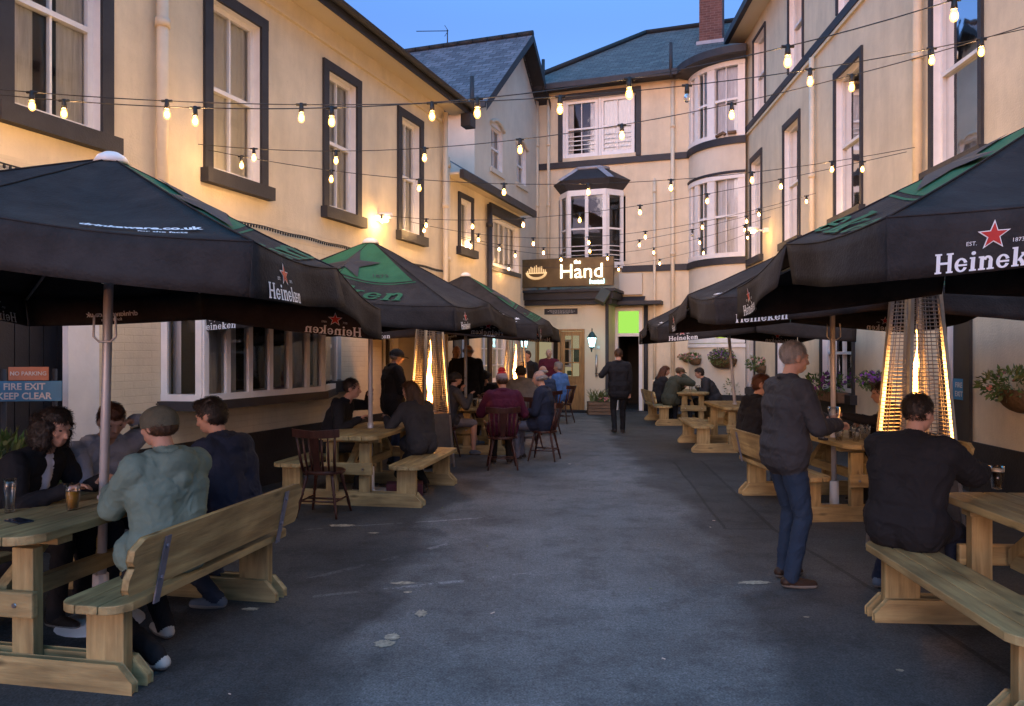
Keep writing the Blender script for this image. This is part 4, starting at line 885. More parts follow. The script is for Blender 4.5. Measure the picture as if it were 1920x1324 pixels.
# ================================================================== picnic table units (local: table runs along y)
def plank_outline(x0, x1, L_, W, r):
    """plank between x0..x1 of a rounded rectangle W x L"""
    n = 6; xs = [x0+(x1-x0)*i/n for i in range(n+1)]
    def ye(x):
        a = abs(x)-(W/2-r); return L_/2-(0 if a <= 0 else r-math.sqrt(max(r*r-min(a, r)**2, 0)))
    return [(x, -ye(x)) for x in xs]+[(x, ye(x)) for x in reversed(xs)]
def picnic(backs=()):
    t = thing('picnic_table', 'x', 'table')
    top = MB(); pw = .145
    for i in range(5): x0 = (i-2.5)*pw+.004; top.prism(plank_outline(x0, x0+pw-.008, 1.78, 5*pw, .16), .715, .760)
    obj('tabletop', top, 'wood_y', t, bevel=.005)
    for y in (-.6, .6): ba = MB(); ba.box(-.32, .32, y-.05, y+.05, .67, .714); obj('batten', ba, 'wood_x', t)
    for sx in (-1, 1):
        se = MB()
        for i in range(3):
            x0 = (i-1.5)*.125+.003; pts = plank_outline(x0, x0+.119, 1.72, .375, .12); se.prism([(x+sx*.66, y) for x, y in pts], .405, .448)
        obj('seat', se, 'wood_y', t, bevel=.005)
    for sy in (-.70, .70):
        for k in (-1, 1):
            bm_ = MB(); y0 = sy+k*.058-.022; pr = [(-.84, 0), (.84, 0), (.84, .05), (.76, .135), (-.76, .135), (-.84, .05)]
            bm_.add([(x, y, z) for y in (y0, y0+.044) for x, z in pr], [tuple(range(6)), tuple(range(11, 5, -1))]+[(i, (i+1) % 6, 6+(i+1) % 6, 6+i) for i in range(6)])
            obj('foot_beam', bm_, 'wood_x', t, bevel=.006)
        for sx in (-1, 1):
            p = MB(); p.box(sx*.66-.105, sx*.66+.105, sy-.034, sy+.034, .01, .404); obj('bench_post', p, 'wood_z', t, bevel=.005)
            p = MB(); p.box(sx*.19-.062, sx*.19+.062, sy-.034, sy+.034, .01, .669); obj('table_post', p, 'wood_z', t, bevel=.005)
        c = MB(); y0 = sy-.036-.045 if sy < 0 else sy+.036
        c.box(-.29, .29, y0, y0+.045, .33, .46); obj('collar', c, 'wood_x', t, bevel=.01)
        bo = MB()
        for sx in (-1, 1): bo.tube([(sx*.19, y0-.008 if sy < 0 else y0+.053, .395), (sx*.19, y0+.02, .395)], .012, 8)
        obj('bolts', bo, 'steel', t)
        br = MB(); s = 1 if sy < 0 else -1; br.add([(x, y, z) for x in (-.035, .035) for y, z in ((sy+s*.03, .36), (sy+s*.03, .45), (sy+s*.36, .70), (sy+s*.44, .70))], [(0, 1, 2, 3), (7, 6, 5, 4), (0, 4, 5, 1), (1, 5, 6, 2), (2, 6, 7, 3), (3, 7, 4, 0)]); obj('brace', br, 'wood_z', t)
    st = MB(); st.box(-.03, .03, -.66, .66, .34, .43); obj('stretcher', st, 'wood_y', t)
    for sx in backs:
        bk = MB(); ang = R(12)
        for i, z in enumerate((.50, .635)):
            r = .05; pts = [(-.95+r*(i == 1)*1.0, z), (.95-r*(i == 1), z)]
            e_ = .85; pr = [(-e_, z+.03), (-e_+.02, z), (e_-.02, z), (e_, z+.03), (e_, z+.08), (e_-.02 if i == 0 else e_-.07, z+.125), (-e_+.02 if i == 0 else -e_+.07, z+.125), (-e_, z+.08)]
            xo = sx*(.84+(z-.45)*math.tan(ang)); xo2 = sx*(.84+(z+.125-.45)*math.tan(ang)); n = len(pr)
            f = lambda zz: sx*(.845+(zz-.45)*math.tan(ang))
            bk.add([(f(zz)+q, y, zz) for q in (-.02, .02) for y, zz in pr], [tuple(range(n)), tuple(range(2*n-1, n-1, -1))]+[(i_, (i_+1) % n, n+(i_+1) % n, n+i_) for i_ in range(n)])
        obj('backrest', bk, 'wood_y', t, bevel=.006)
        for y in (-.62, .62):
            g = MB(); f = lambda zz: sx*(.845+(zz-.45)*math.tan(ang)+.026)
            g.add([(f(zz)+q, y+e, zz) for zz in (.40, .74) for q in (-.004, .004) for e in (-.022, .022)], [(0, 1, 3, 2), (4, 6, 7, 5), (0, 4, 5, 1), (2, 3, 7, 6), (0, 2, 6, 4), (1, 5, 7, 3)])
            for zz in (.53, .69): g.tube([(f(zz), y, zz), (f(zz)+sx*.012, y, zz)], .011, 6)
            obj('back_bracket', g, 'brk', t)
    return t
M['brk'] = mat('galvanised bracket', (.22, .22, .27), .5, .2, 10, metal=.5)
def put(t, x, y, head, label, group):
    t.location = (x, y, 0); t.rotation_euler = (0, 0, R(-head)); t['label'] = label; t['group'] = group
    MW[t.name] = Matrix.Translation((x, y, 0)) @ Matrix.Rotation(R(-head), 4, 'Z'); return t
PG = 'wooden picnic tables with attached benches'
put(picnic((1,)), -2.51, 4.62, 11, 'pine picnic table at the left front with a slatted bench back towards us', PG)
pl = picnic(())
put(pl, -1.66, 9.08, 10, 'pine picnic table beside the dark wooden chair, between the first two left parasols', PG)
put(picnic((-1, 1)), 3.55, 8.30, -3, 'pine picnic table crowded with empty glasses behind the standing man', PG)
c = copy_tree(pl); put(c, 3.02, 4.02, 4, 'pine picnic table at the right edge with its long bare bench in front', PG)
c = copy_tree(pl); put(c, 3.88, 13.45, 3, 'empty pine picnic table around the leaning parasol pole on the right', PG)
put(picnic((-1,)), 4.12, 18.2, 0, 'farthest pine picnic table where the man in a flat cap sits', PG)
c = copy_tree(pl); put(c, -.8, 13.3, 10, 'picnic table hidden in the middle of the big group near the second heater', PG)

# ================================================================== parasols
def parasol(name_label, x, y, head, half, zc, zm, za, green, lean=(0, 0), tilt=None, crank=0, pr=.027, texts=True, zcs=None, daw=(), notch=()):
    """square parasol: green = set of sides (0 near,1 right,2 far,3 left) with the green print"""
    t = thing('parasol', name_label, 'parasol', (x, y, 0), R(-head), 'black and green square parasols')
    Mx = MW[t.name]
    ax, ay = lean
    apex = Vector((ax, ay, za)); sk = .235
    cor = [Vector((-half, -half, 0)), Vector((half, -half, 0)), Vector((half, half, 0)), Vector((-half, half, 0))]
    zcs = zcs or [zc]*4
    for i, c_ in enumerate(cor): c_.z = zcs[i]
    mids = [(cor[i]+cor[(i+1) % 4])/2 for i in range(4)]
    for m_ in mids: m_.z = zm + (m_.z-zc)
    def rim(i, a):      # a -1..1 along side i
        a_ = max(-1, min(1, a)); m_ = mids[i]
        e = cor[i] if a_ < 0 else cor[(i+1) % 4]; q = m_.lerp(e, abs(a_))
        return q - Vector((0, 0, .035*math.sin(math.pi*abs(a_))))
    capz = .03
    def surf(i, a, b, off=0):
        p = rim(i, a).lerp(apex, b); p.z -= (.016+.062*math.sin(math.pi*min(1, abs(a))))*math.sin(math.pi*min(1, b*1.15)**.8)*.8*(1 if abs(a) < 1 else 1)+.004*math.sin(17*a+9*b+i)*math.sin(11*b+2)*(1-abs(a))
        out_ = (mids[i]-Vector((ax, ay, mids[i].z))).normalized(); return p + (out_*.35+Vector((0, 0, .94)))*off
    ca = MB(); NA, NB = 24, 14
    for i in range(4):
        vs = [surf(i, -1+2*k/NA, j/NB*.985) for j in range(NB+1) for k in range(NA+1)]
        ca.add(vs, [(j*(NA+1)+k, j*(NA+1)+k+1, (j+1)*(NA+1)+k+1, (j+1)*(NA+1)+k) for j in range(NB) for k in range(NA)], sm=True)
    co = obj('canopy', ca, 'canopy', t, local=True)
    s = co.modifiers.new('s', 'SOLIDIFY'); s.thickness = .004; s.offset = -1
    va = MB(); vos = {}
    def skp(i, h, u, z):    # skirt half h (0 first,1 second); u 0..1 from corner side, z 0..1 down
        a = (-1+u*1.004) if h == 0 else (-.004+u*1.004)
        p = rim(i, a); out_ = (mids[i]-Vector((0, 0, mids[i].z))).normalized()
        edge = u if h == 0 else 1-u
        flare = .035*math.sin(u*7+i*2.1+x)*z + .05*z*(edge**3)*(1 if (i+h) % 2 else -.3)
        inset = -(.10 if i in notch else .004)*z*(edge**4)
        dirs = (cor[(i+1) % 4]-cor[i]).normalized()
        q = p + out_*flare + dirs*(inset if h == 0 else -inset)*1.0
        q.z -= (sk-.02*math.sin(u*3.1))*z
        return q
    for i in range(4):
        for h in (0, 1):
            n, mz = 14, 4
            vs = [skp(i, h, k/n, j/mz) for j in range(mz+1) for k in range(n+1)]
            va = MB(); va.add(vs, [(j*(n+1)+k, j*(n+1)+k+1, (j+1)*(n+1)+k+1, (j+1)*(n+1)+k) for j in range(mz) for k in range(n)], sm=True)
            vo = obj('valance', va, 'canopy', t, local=True); s = vo.modifiers.new('s', 'SOLIDIFY'); s.thickness = .003; s.offset = 0; vos[i, h] = vo
    # printed lettering on each valance (word near the left end) seen through from both sides
    wd = MB(); st = MB(); so = MB()
    wv, wf, lay, W = slab_word('Heineken', .075)
    e1 = text2d('EST.', .022); e2_ = text2d('1873', .022)
    def onskirt(mb, i, u0, zf, vs, fs, lays=None, both=True, h=0):
        L_ = half
        for face, sgn in ((0, 1), (1, -1)):
            pts = []
            for (a, b) in vs:
                u = u0 + a/L_; z = zf - b/sk
                p = skp(i, h, max(0, min(1, u)), max(0, min(1, z)))
                out_ = (mids[i]-Vector((0, 0, mids[i].z))).normalized()
                pts.append((p, out_))
            for k, f in enumerate(fs):
                o_ = .006+(.0006*lays[k] if lays else 0)
                mb.add([pts[q][0]+pts[q][1]*o_*sgn for q in f], [tuple(range(len(f)))])
    for i in range(4):
        wd = MB(); st = MB(); so = MB()
        onskirt(wd, i, .262, .80, wv, wf, lay)
        s5, sf_ = star2d(.060); onskirt(so, i, .25, .41, [(a, b) for a, b in s5], sf_, [0]*10)
        s5, sf_ = star2d(.049); onskirt(st, i, .25, .41, s5, sf_, [3]*10)
        if i in daw:
            for (vv, ff), zz in ((text2d('drinkaware.co.uk', .06, .002, .25), .62), (text2d('for the facts', .035, .001, .25), .82)): onskirt(wd, i, .50, zz, vv, ff, h=1)
        for (vv, ff), dx in ((e1, -.075), (e2_, .085)): onskirt(wd, i, .25+dx/half, .52, vv, ff)
        obj('valance_word', wd, 'print_white', vos[i, 0], local=True); obj('star_outline', so, 'print_white', vos[i, 0], local=True); obj('red_star', st, 'print_red', vos[i, 0], local=True)
    # prints on the canopy panels
    gp = MB(); dk = MB(); dw = MB()
    tv, tf, tl, tW = slab_word('Heineken', .30)
    for i in range(4):
        Ls = half*2
        if i in green:
            b0_ = lambda a: .40-.03*a*a
            Rr, C_ = 16, 8
            vs = [surf(i, -.93+1.86*k/Rr, b0_(-.93+1.86*k/Rr)+(.97-b0_(0))*j/C_, .004) for j in range(C_+1) for k in range(Rr+1)]
            gp.add(vs, [(j*(Rr+1)+k, j*(Rr+1)+k+1, (j+1)*(Rr+1)+k+1, (j+1)*(Rr+1)+k) for j in range(C_) for k in range(Rr)], sm=True)
            vs = [surf(i, -.95+1.9*k/Rr, .365-.02*(-.95+1.9*k/Rr)**2+.012*j, .004) for j in range(2) for k in range(Rr+1)]
            gp.add(vs, [(k, k+1, Rr+2+k, Rr+1+k) for k in range(Rr)])
            slant = half*1.15
            for f, l_ in zip(tf, tl):
                gp.add([surf(i, min(.97, max(-.97, (tv[q][0]*.92)/(half*(1-(.18+tv[q][1]/slant)))*1.08)), .18+tv[q][1]/slant, .012+.0008*l_) for q in f], [tuple(range(len(f)))])
            sv, sf_ = star2d(.36)
            dk.add([surf(i, a/(half*(1-(.58+b/slant))), .58+b/slant, .016) for a, b in sv], sf_)
            obj('dark_star', dk, 'print_dark', co, local=True); dk = MB()
            for (vv, ff), dx in ((text2d('EST.', .10), -.42), (text2d('1873', .10), .42)):
                dk.add([surf(i, (a+dx)/(half*.52), .47+b/slant, .012) for a, b in vv], ff)
        else:
            for (vv, ff), cx_, cb in ((text2d('drinkaware.co.uk', .078, .003, .25), .60*half, .115), (text2d('for the facts', .045, .001, .25), .70*half, .060)):
                dw.add([surf(i, (a+cx_)/(half*(1-cb)), cb+b/(half*1.1), .014) for a, b in vv], ff)
    obj('green_panel', gp, 'canopy_green', co, local=True)
    if dk.v: obj('dark_lettering', dk, 'print_dark', co, local=True)
    if dw.v: obj('canopy_lettering', dw, 'print_white', co, local=True)
    for i in range(4):
        for a in (-1, 0):
            sm_ = MB(); sm_.tube([surf(i, a, j/12*.97, .004) for j in range(13)], .0045, 5); obj('seam', sm_, 'canopy', co, local=True)
        hm_ = MB(); hm_.tube([rim(i, -1+2*k/24)+Vector((0, 0, .002)) for k in range(25)], .005, 5); obj('hem', hm_, 'canopy', co, local=True)
    # ribs, cap, pole, crank
    for i in range(4):
        for e in (cor[i], mids[i]):
            rb = MB(); rb.tube([apex-Vector((0, 0, .09)), apex.lerp(e, .5)-Vector((0, 0, .10)), apex.lerp(e, .97)-Vector((0, 0, .045))], .011, 6); obj('rib', rb, 'pole', t, local=True)
            hub = Vector((ax*.8, ay*.8, za-.62)); sb = MB(); sb.tube([hub, apex.lerp(e, .5)-Vector((0, 0, .03))], .009, 6); obj('strut', sb, 'pole', t, local=True)
    cb = MB(); cb.lathe([(0, .04), (.04, .036), (.08, .012), (.105, -.03), (.09, -.035)], apex, 16); obj('top_cap', cb, 'white', t, local=True)
    pb = MB(); base = Vector((-ax*.35, -ay*.35, 0)); d_ = (apex-base); pb.tube([base+Vector((0, 0, .03)), base+d_*.50, apex-Vector((0, 0, .02))], pr, 12); 
    pb.tube([base+d_*.24, base+d_*.275], pr*1.35, 12); pb.tube([base+d_*.73, base+d_*.80], pr*1.5, 10); obj('pole', pb, 'pole', t, local=True)
    bb = MB(); bb.lathe([(0, .05), (.05, .05), (.055, .02), (.24, .018), (.25, 0)], base, 20); bb.lathe([(.05, .02), (.045, .3), (.03, .3)], base, 12); obj('base_plate', bb, 'white', t, local=True)
    if crank:
        cr = MB(); h = base+d_*.665; w_ = .06*crank; path = [h+Vector((-w_, 0, .0))]+[h+Vector((w_*q, -.035, z)) for q, z in ((-1.1, -.02), (-1.15, -.14), (-.6, -.17), (.6, -.17), (1.15, -.14), (1.1, -.02), (1, 0))]
        cr.tube(path, .007, 6); obj('crank_handle', cr, 'pole', t, local=True)
    return t
parasol('nearest left parasol with dark blue-black top and drinkaware lettering', -2.50, 4.70, 1, 1.43, 2.08, 2.19, 2.84, {1, 3}, lean=(.05, 0), crank=1, zcs=[2.24, 2.12, 1.99, 2.1], pr=.027, daw=(2,))
parasol('second left parasol, green side with a dark star facing us', -1.68, 9.12, 12, 1.45, 2.10, 2.22, 2.98, {0, 2})
parasol('farthest left parasol, small dark top beside the hotel sign', -.8, 13.25, 10, 1.45, 2.08, 2.18, 3.0, {1, 3}, daw=(0, 2))
parasol('nearest right parasol with large star and brewery lettering on its valance', 3.04, 4.17, 6.2, 1.50, 2.14, 2.26, 3.0, {1, 3}, zcs=[2.15, 2.28, 2.27, 2.14], notch=(3,))
parasol('middle right parasol over the glass-covered table', 3.40, 8.12, 4, 1.52, 2.13, 2.27, 2.95, {0, 2}, lean=(-.02, 0), crank=1)
parasol('farthest right parasol on a leaning pole over an empty table', 3.86, 13.3, 4, 1.5, 2.05, 2.2, 2.88, {0, 2}, lean=(-.18, 0))

# ================================================================== patio heaters
def flame_mat():
    m = bpy.data.materials.new('gas flame'); m.use_nodes = True; t = m.node_tree; t.nodes.clear(); N = t.nodes.new
    o = N('ShaderNodeOutputMaterial'); e = N('ShaderNodeEmission'); lw = N('ShaderNodeLayerWeight'); lw.inputs[0].default_value = .5
    cr = N('ShaderNodeValToRGB'); cr.color_ramp.elements[0].color = (1, .44, .10, 1); cr.color_ramp.elements[0].position = .2; cr.color_ramp.elements[1].color = (1, .20, .02, 1); cr.color_ramp.elements[1].position = .9
    t.links.new(lw.outputs[1], cr.inputs[0]); t.links.new(cr.outputs[0], e.inputs[0]); e.inputs[1].default_value = 8; t.links.new(e.outputs[0], o.inputs[0]); return m
M['flame'] = flame_mat()
def tubeglass(bl=.25):
    m = bpy.data.materials.new('heater tube glass'); m.use_nodes = True; t = m.node_tree; t.nodes.clear(); N = t.nodes.new
    o = N('ShaderNodeOutputMaterial'); mx = N('ShaderNodeMixShader'); g = N('ShaderNodeBsdfGlossy'); tr = N('ShaderNodeBsdfTransparent'); lw = N('ShaderNodeLayerWeight'); lw.inputs[0].default_value = bl
    g.inputs[1].default_value = .08; t.links.new(lw.outputs[1], mx.inputs[0]); t.links.new(tr.outputs[0], mx.inputs[1]); t.links.new(g.outputs[0], mx.inputs[2]); t.links.new(mx.outputs[0], o.inputs[0]); return m
M['tube'] = tubeglass(); M['pint'] = tubeglass(.42)
def heater():
    t = thing('patio_heater', 'x', 'heater'); hb, ht = .220, .110   # half width at base top / at head
    zb, zt = .78, 2.24
    hw = lambda z: hb+(ht-hb)*(z-zb)/(zt-zb)
    b = MB(); w0 = .250
    for (xa, ya), (xb, yb) in (((-1, -1), (1, -1)), ((1, -1), (1, 1)), ((1, 1), (-1, 1)), ((-1, 1), (-1, -1))):
        w1 = hb+.004; b.add([(xa*w0, ya*w0, .05), (xb*w0, yb*w0, .05), (xb*w1, yb*w1, zb), (xa*w1, ya*w1, zb)], [(0, 1, 2, 3)])
    b.add([(-hb, -hb, zb), (hb, -hb, zb), (hb, hb, zb), (-hb, hb, zb)], [(0, 1, 2, 3)]); obj('base_cabinet', b, 'cab', t)
    for sx in (-1, 1):
        for sy in (-1, 1):
            l_ = MB(); e = .016
            p0 = Vector((sx*(w0+.006), sy*(w0+.006), 0)); p1 = Vector((sx*(hw(zt)+.006), sy*(hw(zt)+.006), zt))
            vs = [p+Vector((q[0]*e, q[1]*e, 0)) for p in (p0, p1) for q in ((-1, -1), (1, -1), (1, 1), (-1, 1))]
            l_.add(vs, [(0, 1, 5, 4), (1, 2, 6, 5), (2, 3, 7, 6), (3, 0, 4, 7), (4, 5, 6, 7)]); obj('leg', l_, 'steel', t)
    n = 46
    for k, (dx, dy) in enumerate(((0, -1), (1, 0), (0, 1), (-1, 0))):
        g = MB()
        for i in range(n):
            z = zb+.03+(zt-zb-.06)*i/(n-1); w_ = hw(z); r = .0028
            if dx == 0: g.box(-w_, w_, dy*w_-r, dy*w_+r, z-r, z+r)
            else: g.box(dx*w_-r, dx*w_+r, -w_, w_, z-r, z+r)
        for q in (-.55, 0, .55):
            pts = [Vector((q*hw(z) if dx == 0 else dx*(hw(z)-.006), dy*(hw(z)-.006) if dx == 0 else q*hw(z), z)) for z in (zb, zt)]; g.tube(pts, .0035, 5)
        obj('grille', g, 'grille', t)
    b = MB(); b.lathe([(.05, zb), (.05, zt-.02)], (0, 0, 0), 20); obj('glass_tube', b, 'tube', t)
    b = MB(); b.lathe([(.11, zb+.01), (.09, zb+.03), (.05, zb+.04), (.045, zb+.07), (0, zb+.07)], (0, 0, 0), 20); obj('burner', b, 'steel', t)
    for q in (-1, 1):                      # two tall reflector strips beside the glass
        b = MB(); b.add([(q*.075, -.03, zb), (q*.115, .03, zb), (q*.075, .03, zt-.1), (q*.05, -.02, zt-.1)], [(0, 1, 2, 3)]); obj('reflector', b, 'reflector', t)
    fl = MB(); prof = []; 
    for i in range(22):
        u = i/21; z = zb+.06+1.0*u; r = .050*(math.sin(math.pi*min(1, u*1.03+.10))**.7)*(1-.6*u)*(1+.28*math.sin(u*19)+.12*math.sin(u*47)); prof.append((max(r, .002), z, .020*math.sin(u*8+1)*u))
    vs = [(r*math.cos(2*math.pi*k/10)+ox, r*math.sin(2*math.pi*k/10), z) for r, z, ox in prof for k in range(10)]
    fl.add(vs, [(i*10+k, i*10+(k+1) % 10, (i+1)*10+(k+1) % 10, (i+1)*10+k) for i in range(21) for k in range(10)], sm=True); obj('flame', fl, 'flame', t)
    h = MB(); a_ = .22; h.add([(-a_, -a_, zt+.02), (a_, -a_, zt+.02), (a_, a_, zt+.02), (-a_, a_, zt+.02), (0, 0, zt+.18), (-a_, -a_, zt), (a_, -a_, zt), (a_, a_, zt), (-a_, a_, zt)], [(0, 1, 4), (1, 2, 4), (2, 3, 4), (3, 0, 4), (5, 6, 7, 8), (0, 1, 6, 5), (1, 2, 7, 6), (2, 3, 8, 7), (3, 0, 5, 8)]); obj('hood', h, 'steel', t)
    return t
M['reflector'] = mat('dull heater reflector', (.35, .33, .30), .6, .1, 10, metal=1)
M['cab'] = mat('heater cabinet', (.16, .15, .15), .4, .2, 6, metal=.6)
H0 = heater(); HG = 'pyramid gas patio heaters'
place(H0, False, (3.31, 6.30, 0), R(8), 'tall pyramid heater with a bright flame at the right, behind the seated man', HG)
place(H0, True, (-1.20, 11.2, 0), R(35), 'pyramid heater with flame beside the long haired woman on the left', HG)
place(H0, True, (.07, 16.2, 0), R(20), 'small far pyramid heater in front of the paned window by the entrance', HG)

# ================================================================== dark wooden chairs (front faces +y)
def windsor(arms=False):
    t = thing('wooden_chair', 'x', 'chair')
    s = MB(); pts = [(.21*math.cos(a)*(1+.05*math.cos(2*a)), .20*math.sin(a)) for a in np.linspace(0, 2*math.pi, 21)[:-1]]
    s.prism(pts, .43, .465); obj('seat', s, 'mahogany', t, bevel=.01)
    for sx in (-1, 1):
        for sy in (-1, 1):
            l_ = MB(); a = Vector((sx*.13, sy*.12, .43)); b = Vector((sx*.21, sy*.21, 0)); P = [a.lerp(b, u) for u in (0, .15, .3, .42, .46, .5, .8, .88, 1)]
            l_.tube(P, [.015, .021, .019, .014, .021, .014, .018, .013, .012], 8); obj('leg', l_, 'mahogany', t)
    m_ = MB(); f = lambda sx, sy: Vector((sx*.13, sy*.12, .43)).lerp(Vector((sx*.21, sy*.21, 0)), .62)
    for sx in (-1, 1): m_.tube([f(sx, -1), f(sx, 1)], .010, 6)
    m_.tube([(f(-1, -1)+f(-1, 1))/2, (f(1, -1)+f(1, 1))/2], .010, 6); m_.tube([f(-1, -1), f(1, -1)], .009, 6); obj('stretcher', m_, 'mahogany', t)
    topz = .87
    for i in range(7):
        u = (i-3)/3; b = Vector((u*.165, -.165+.03*abs(u), .46)); tt = Vector((u*.20, -.27+.045*abs(u), topz-.05)); sp = MB()
        if i == 3: 
            sp.add([(b.x-.03, b.y, b.z), (b.x+.03, b.y, b.z), (tt.x+.05, tt.y, tt.z), (tt.x-.05, tt.y, tt.z), (b.x-.03, b.y-.012, b.z), (b.x+.03, b.y-.012, b.z), (tt.x+.05, tt.y-.012, tt.z), (tt.x-.05, tt.y-.012, tt.z)], [(0, 1, 2, 3), (7, 6, 5, 4), (0, 4, 5, 1), (1, 5, 6, 2), (3, 2, 6, 7), (0, 3, 7, 4)]); obj('back_splat', sp, 'mahogany', t)
        else:
            sp.tube([b, b.lerp(tt, .35)+Vector((0, -.01, 0)), tt], [.009, .013, .008] if abs(i-3) < 3 else [.014, .016, .012], 6); obj('spindle', sp, 'mahogany', t)
    r = MB(); vs = []
    for i in range(13):
        u = (i-6)/6; xx = u*.245; yy = -.285+.07*u*u; h0 = topz-.065+.01*u*u; h1 = topz+.012-.0*u*u+.015*abs(u)
        vs += [(xx, yy-.010, h0), (xx, yy+.010, h0), (xx, yy+.010-.01, h1), (xx, yy-.010-.01, h1)]
    r.add(vs, [(4*i+k, 4*i+(k+1) % 4, 4*i+4+(k+1) % 4, 4*i+4+k) for i in range(12) for k in range(4)]+[(0, 1, 2, 3), (48, 49, 50, 51)]); obj('crest_rail', r, 'mahogany', t, bevel=.004)
    if arms:
        for sx in (-1, 1):
            a = MB(); a.tube([(sx*.22, -.24, .66), (sx*.25, -.05, .665), (sx*.25, .14, .66)], [.014, .018, .022], 8); a.tube([(sx*.25, .12, .655), (sx*.20, .10, .46)], .011, 6); obj('arm', a, 'mahogany', t)
    return t
CG = 'dark turned wooden chairs'
W0 = windsor(); W1 = windsor(True)
place(W0, False, (-1.92, 7.85, 0), R(-8), 'empty dark spindle-back chair in front of the second left table', CG)
place(W0, True, (.50, 11.85, 0), R(75), 'dark chair under the man in the navy jacket facing left', CG)
place(W0, True, (1.20, 18.1, 0), R(60), 'dark chair under the man in the blue jumper near the hotel door', CG)
place(W1, False, (-.14, 10.98, 0), R(4), 'dark wooden armchair seen from behind under the woman in the red bobble hat', CG)
place(W1, True, (.28, 13.6, 0), R(14), 'dark wooden chair under the man in the grey hooded top', CG)
place(W0, True, (-.42, 15.0, 0), R(170), 'dark chair of the man in the brimmed hat beyond the table', CG)
place(W0, True, (.72, 15.7, 0), R(20), 'dark chair of the balding man between the navy and blue jackets', CG)
place(W0, True, (-1.08, 12.35, 0), R(-75), 'dark chair of the man in pale shorts right of the left heater', CG)

# ================================================================== glasses and small things on tables
gn = [0]
def pint(x, y, z, label, fill=0, liquid='beer', foam=True, h=.15, r=.042, tall=False):
    t = thing('pint_glass', label, 'glass', (x, y, z), 0, 'drinking glasses on the tables')
    g = MB(); g.lathe([(0, .002), (r*.70, .002), (r*.72, .01), (r*.98, h*.75), (r, h), (r*.95, h), (r*.92, h*.75), (r*.66, .012), (0, .012)], (x, y, z), 14); obj('glass', g, 'pint', t)
    if fill:
        q = MB(); hf = .014+(h-.02)*fill; rr = r*(.64+.26*fill); q.lathe([(0, .0145), (r*.63, .0145), (rr, hf-(.018 if foam else 0)), (0, hf-(.018 if foam else 0))], (x, y, z), 14); obj('drink', q, liquid, t)
        if foam: q = MB(); q.lathe([(0, hf-.0175), (rr, hf-.0175), (rr*1.02, hf), (0, hf)], (x, y, z), 14); obj('foam', q, 'foam', t)
    return t
pint(-2.80, 4.28, .76, 'tall empty glass on the left front table beside the phone', h=.19, r=.035)
pint(-2.51+.02, 4.35, .76, 'amber pint beside the white parasol pole on the left front table', .7, foam=False)
pint(-2.28, 4.95, .76, 'half empty pint behind the man in the green parka', .4)
pint(3.17, 5.02, .76, 'stout pint with creamy head at the corner of the right edge table', .92, 'stout', r=.044)
for k, (x, y, f, l) in enumerate(((3.30, 7.75, 0, 'empty straight glass left of the glass cluster'), (3.37, 7.90, .1, 'nearly empty glass beside the wooden coloured pole'), (3.46, 7.72, 0, 'empty glass at the front of the cluster on the middle right table'),
        (3.52, 7.95, .5, 'dark drink in the middle of the glass cluster'), (3.60, 7.80, 0, 'empty glass right of the dark drink'), (3.66, 7.98, 0, 'empty tumbler toward the back of the cluster'), (3.74, 7.78, .3, 'glass at the right end of the cluster by the paper'), (3.25, 8.05, 0, 'empty glass at the back left of the cluster'), (3.43, 8.15, 0, 'empty glass behind the cluster next to the pole'))):
    pint(x, y, .76, l, f, 'stout' if k == 3 else 'beer', foam=False)
for k, (x, y, f, l) in enumerate(((-.9, 12.7, 0, 'empty glass left of the parasol pole on the group table'), (-.72, 12.62, 0, 'empty glass right of the parasol pole on the group table'), (-.62, 12.7, .8, 'dark red drink on the group table'), (-.52, 12.66, .9, 'pale lager nearest the man in the brimmed hat'), (-.8, 12.9, 0, 'far empty glass behind the pole on the group table'))):
    pint(x, y, .76, l, f, ('beer', 'beer', 'stout', 'foam', 'beer')[k], foam=False)
for k, (x, y, f, l) in enumerate(((3.88, 17.8, .7, 'dark pint by the man in the flat cap'), (4.12, 17.7, .2, 'low glass in the middle of the far right table'), (4.3, 17.75, .8, 'pint in front of the leaning bearded man'))):
    pint(x, y, .76, l, f, 'stout' if k != 1 else 'foam')
def small(name, label, cat, x, y, z, a, b, c, m, rz=0):
    mb = MB(); T_ = Matrix.Translation((x, y, z)) @ Matrix.Rotation(rz, 4, 'Z'); mb.box(-a/2, a/2, -b/2, b/2, 0, c, T=T_); return obj(name, mb, m, bevel=min(.004, c*.3), label=label, cat=cat)
small('phone', 'black phone lying on the left front table', 'phone', -2.60, 4.05, .761, .075, .15, .009, 'phone', R(60))
small('paper_packet', 'pale crumpled packet on the middle right table', 'packet', 3.62, 7.55, .761, .09, .06, .02, 'paper', .4)
small('cigarette_packet', 'small dark packet beside the glasses on the middle right table', 'packet', 3.18, 7.85, .761, .06, .09, .024, 'phone', .2)
small('bag', 'dark bag on the ground under the second left table', 'bag', -1.2, 8.6, .0, .40, .22, .20, mat('dark red bag', (.08, .02, .03), .8, .3), .1)

